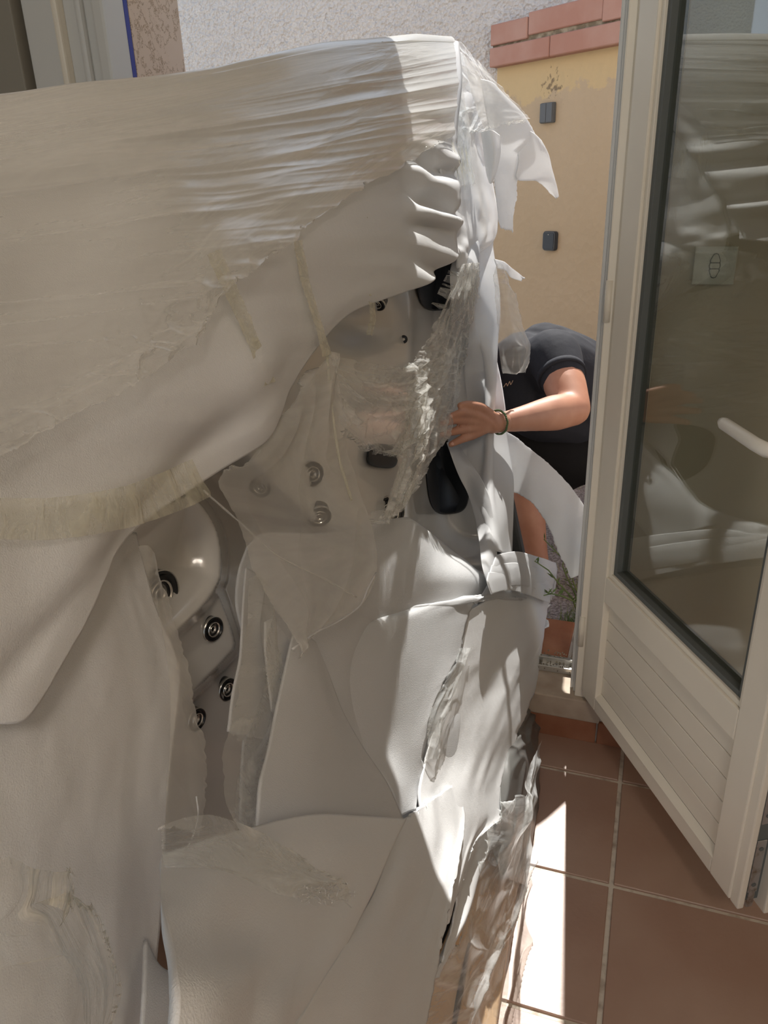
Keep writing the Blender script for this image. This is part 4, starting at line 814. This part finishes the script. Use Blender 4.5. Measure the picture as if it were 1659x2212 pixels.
lab(o, 'shiny crumpled clear film skirt over the tubs foot by the tiles', 'plastic film')
o = patch('torn_film', [[(990, 1400, .02), (1005, 1400, .02), (1012, 1400, .02)], [(945, 1500, .03), (965, 1500, .04), (975, 1500, .03)], [(922, 1560, .03), (945, 1560, .04), (958, 1560, .03)], [(918, 1640, .03), (930, 1640, .04), (940, 1640, .03)]], M['film_bright'], nu=30, nv=80, ridges=[(.006, 20, 14)], torn='l', tear=3, thick=0, seed=157)
lab(o, 'crackled film showing in the torn gap beside the rim strip', 'plastic film')
for k, (a, c, d) in enumerate((((1140, 262), (1150, 250), (1136, 236)), ((1138, 262), (1146, 270), (1140, 285)), ((690, 1890), (720, 1900), (745, 1945)))):
    pass
# frayed threads
b = bmesh.new()
for _ in range(22):
    x0, y0 = random.uniform(640, 740), random.uniform(1915, 1950); pts = [S(x0+random.uniform(-6, 6)*q + 9*q, y0+random.uniform(-5, 5)*q, .315) for q in range(4)]; tube_bm(pts, .0004, 4, bm=b)
tag(mesh_from('frayed_threads', b, M['foam_thin']), 'frayed plastic threads at the end of the thin film on the folded foam', 'plastic threads', kind='stuff')
b = bmesh.new()
for _ in range(16):
    x0, y0 = random.uniform(975, 1010), random.uniform(300, 330); pts = [T(x0+random.uniform(-4, 4)*q+3*q, y0+q*random.uniform(10, 30), tpl(x0, y0)-.12) for q in range(4)]; tube_bm(pts, .0005, 4, bm=b)
tag(mesh_from('frayed_threads', b, M['tape']), 'yellowish frayed tape threads on the corner flap', 'plastic threads', kind='stuff')

# ------------------------------------------------------------------ the man
def blob(name, chains, m_, vox=.007, smooth_it=6, parent=None, loc=None, spheres=()):
    b = bmesh.new()
    for pts, rads in chains:
        P_ = [V(p) for p in pts]; n = max(8, 6*len(P_)); src = np.array([[*p, r] for p, r in zip(P_, rads)])
        d = np.sqrt(((src[1:, :3]-src[:-1, :3])**2).sum(1)); s = np.concatenate([[0], np.cumsum(d)])/d.sum(); u = np.linspace(0, 1, n)
        q = np.stack([np.interp(u, s, src[:, i]) for i in range(4)], 1)
        for _ in range(2): q[1:-1] = .25*q[:-2]+.5*q[1:-1]+.25*q[2:]
        tube_bm(q[:, :3], q[:, 3], 16, bm=b)
        for e in (q[0], q[-1]): bmesh.ops.create_icosphere(b, subdivisions=2, radius=e[3], matrix=Matrix.Translation(e[:3]))
    for c, s3, rot in spheres:
        bmesh.ops.create_icosphere(b, subdivisions=3, radius=1, matrix=Matrix.Translation(V(c)) @ rot.to_4x4() @ Matrix.Diagonal((*s3, 1)))
    me = bpy.data.meshes.new('tmp'); b.to_mesh(me); b.free(); t_ = bpy.data.objects.new('tmp', me); COL.objects.link(t_)
    r = t_.modifiers.new('r', 'REMESH'); r.mode = 'VOXEL'; r.voxel_size = vox; s_ = t_.modifiers.new('s', 'SMOOTH'); s_.iterations = smooth_it; s_.factor = .5
    dg = bpy.context.evaluated_depsgraph_get(); ev = t_.evaluated_get(dg); me2 = bpy.data.meshes.new_from_object(ev); me2.materials.clear()
    bpy.data.objects.remove(t_); bpy.data.meshes.remove(me); me2.name = name
    return link(name, me2, m_, None, True)
pY = lambda px, py, y: Y(px, py, y)
man = empty('person', Z(1200, 1250, .07)); tag(man, 'man in black T-shirt and shorts bending down outside, one hand on the foam', 'person')
man.location.z = .07
ank = Z(1163, 1222, .15)
sho, elb, wri = pY(1196, 768, 2.46), pY(1240, 884, 2.27), pY(1088, 912, 2.02)
kn = pY(1128, 1050, 2.62); hip = pY(1315, 925, 2.78); che = pY(1178, 800, 2.62); wai = pY(1265, 860, 2.72); nek = pY(1110, 775, 2.55); hea = pY(1018, 800, 2.50)
foot = ank + np.array([-.10, -.10, -.06])
ank2 = Z(1340, 1230, .15); kn2 = pY(1345, 1075, 2.70); hip2 = pY(1340, 930, 3.0); sho2 = pY(1120, 780, 2.80); elb2 = pY(1035, 880, 2.80); wri2 = pY(1000, 950, 2.6)
def mid(a, c, t): return a*(1-t)+c*t
body = blob('body', [([hip, wai, che, nek], [.13, .125, .14, .06]), ([nek, hea], [.055, .05]), ([hip, kn, ank], [.095, .066, .040]), ([ank+np.array([0, .04, -.03]), foot], [.038, .032]),
      ([mid(kn, ank, .15), mid(kn, ank, .4), mid(kn, ank, .75)], [.056, .062, .046]),
      ([hip2, kn2, ank2], [.095, .06, .042]), ([ank2, ank2+np.array([-.10, -.08, -.05])], [.04, .034]), ([che, sho, elb], [.09, .068, .048]), ([mid(sho, elb, .25), mid(sho, elb, .6), elb], [.066, .064, .050]), ([elb, mid(elb, wri, .3), mid(elb, wri, .7), wri], [.049, .053, .038, .028]),
      ([che, sho2, elb2, wri2], [.09, .065, .045, .03])],
      M['skin'], .008, 5, spheres=[(hea, (.078, .10, .115), Euler((.9, .3, .4)).to_matrix())])
unparent_offset(body, man)
# the near hand, flat on the foam: palm, four fingers, thumb
hb = [pY(1060, 905, 1.975), pY(1058, 924, 1.98)]
kn_ = [pY(1022, 893, 1.90), pY(1015, 909, 1.895), pY(1013, 926, 1.895), pY(1017, 942, 1.905)]
tips = [pY(972, 900, 1.825), pY(955, 915, 1.81), pY(955, 938, 1.81), pY(974, 960, 1.83)]
mids = [pY(997, 891, 1.85), pY(985, 907, 1.84), pY(984, 931, 1.84), pY(994, 950, 1.86)]
ch = [([wri, mid(hb[0], hb[1], .5)], [.028, .028])]
for a in kn_: ch.append(([mid(hb[0], hb[1], .5), a], [.022, .0125]))
ch += [([a, m1, t1], [.0118, .0108, .0082]) for a, m1, t1 in zip(kn_, mids, tips)]
ch.append(([mid(hb[0], wri, .3), pY(1038, 880, 1.93), pY(1012, 874, 1.88), pY(994, 876, 1.86)], [.019, .014, .012, .009]))
hand = blob('hand', ch, M['skin'], .0035, 4); unparent_offset(hand, man)
for t1, m1 in zip(tips, mids):
    d = V(t1-m1).normalized(); nv_ = (V(CAM)-V(t1)).normalized(); nv_ = (nv_-d*nv_.dot(d)).normalized(); q_ = d.cross(nv_)
    bb = bmesh.new(); bmesh.ops.create_icosphere(bb, subdivisions=2, radius=1, matrix=Matrix.Translation(V(t1)+nv_*.0066-d*.001) @ Matrix((q_, d, nv_)).transposed().to_4x4() @ Matrix.Diagonal((.0045, .0058, .0014, 1)))
    unparent_offset(mesh_from('fingernail', bb, mat('nail', (.62, .36, .28), .3, .5) if 'nail' not in bpy.data.materials else bpy.data.materials['nail'], None, True), hand)
# face and hair
fdir = V(hea-nek).normalized(); down = Vector((-.25, -.35, -.9)); down = (down-fdir*down.dot(fdir)).normalized(); sd_ = fdir.cross(down)
for q in (-1, 1):
    bb = bmesh.new(); bmesh.ops.create_icosphere(bb, subdivisions=2, radius=.011, matrix=Matrix.Translation(V(hea)+down*.082+sd_*.03*q+fdir*.0)); unparent_offset(mesh_from('eye', bb, M['white_plastic'], None, True), man)
    bb = bmesh.new(); bmesh.ops.create_icosphere(bb, subdivisions=2, radius=.02, matrix=Matrix.Translation(V(hea)+sd_*.082*q) @ Matrix.Diagonal((.6, 1, 1.3, 1))); unparent_offset(mesh_from('ear', bb, M['skin'], None, True), man)
unparent_offset(mesh_from('nose', tube_bm([V(hea)+down*.085+fdir*.01, V(hea)+down*.115-fdir*.03, V(hea)+down*.09-fdir*.04], [.008, .014, .01], 10), M['skin'], None, True), man)
unparent_offset(mesh_from('mouth', tube_bm([V(hea)+down*.088-fdir*.062+sd_*.022, V(hea)+down*.094-fdir*.06, V(hea)+down*.088-fdir*.062-sd_*.022], [.003, .006, .003], 8), M['skin'], None, True), man)
hair = blob('hair', [], M['hair'], .006, 2, spheres=[(V(hea)-down*.014+fdir*.016, (.084, .098, .116), Euler((.9, .3, .4)).to_matrix())]); unparent_offset(hair, man)
# clothes
tee = blob('t_shirt', [([pY(1112, 780, 2.53), pY(1108, 845, 2.53)], [.085, .085]), ([pY(1335, 905, 2.82), pY(1285, 858, 2.75), che, pY(1125, 770, 2.57)], [.155, .15, .158, .085]), ([pY(1300, 845, 2.78), pY(1240, 800, 2.72), pY(1175, 765, 2.66)], [.12, .125, .11]), ([che, sho, mid(sho, elb, .40)], [.12, .088, .074]), ([pY(1110, 850, 2.6), pY(1160, 880, 2.62), pY(1240, 900, 2.7)], [.085, .12, .12]), ([che, sho2, mid(sho2, elb2, .4)], [.11, .085, .07])], M['shirt'], .008, 7)
unparent_offset(tee, man)
hem = mid(sho, elb, .42); dd = V(elb-sho).normalized()
bb = lathe_bm([(.0745, -.016), (.0765, -.006), (.0765, .004), (.073, .006), (.068, .004)], 32, M=Matrix.Translation(V(hem)) @ dd.to_track_quat('Z', 'Y').to_matrix().to_4x4())
unparent_offset(mesh_from('sleeve_hem', bb, M['shirt'], None, True), tee)
shorts = blob('shorts', [([pY(1345, 930, 2.85), pY(1300, 935, 2.78)], [.165, .15]), ([hip, mid(hip, kn, .5), mid(hip, kn, .85)], [.135, .12, .105]), ([hip2, mid(hip2, kn2, .9)], [.14, .12]), ([pY(1130, 950, 2.62), pY(1200, 985, 2.66), pY(1252, 985, 2.7)], [.07, .115, .11])], M['shorts'], .009, 7)
unparent_offset(shorts, man)
# wrist cord
wd_ = V(wri-elb).normalized(); cpos = pY(1077, 912, 2.003)
bm_ = bmesh.new()
for k in range(40):
    a = 2*math.pi*k/40; e1 = wd_.orthogonal().normalized(); e2 = wd_.cross(e1)
    bmesh.ops.create_icosphere(bm_, subdivisions=1, radius=.0036, matrix=Matrix.Translation(V(cpos)+(e1*math.cos(a)+e2*math.sin(a))*.0325+wd_*.001*math.sin(a*9)))
wb_ = mesh_from('bracelet', bm_, M['cord'], None, True); unparent_offset(wb_, man)
# pale script print on the chest
pr = curve([(1088, 836, 0), (1094, 828, 0), (1096, 834, 0), (1101, 824, 0), (1103, 831, 0), (1108, 822, 0)], 30)
prt = mesh_from('chest_print', tube_bm([pY(x, y, 2.436) for x, y, _ in pr], .0011, 6), mat('print', (.6, .42, .3), .7), None, True); unparent_offset(prt, tee)
shoe = blob('shoe', [([ank+np.array([.02, .05, -.05]), foot+np.array([0, 0, -.0])], [.045, .04]), ([foot, foot+np.array([-.06, -.06, -.005])], [.042, .034])], M['shorts'], .007, 4); unparent_offset(shoe, man)
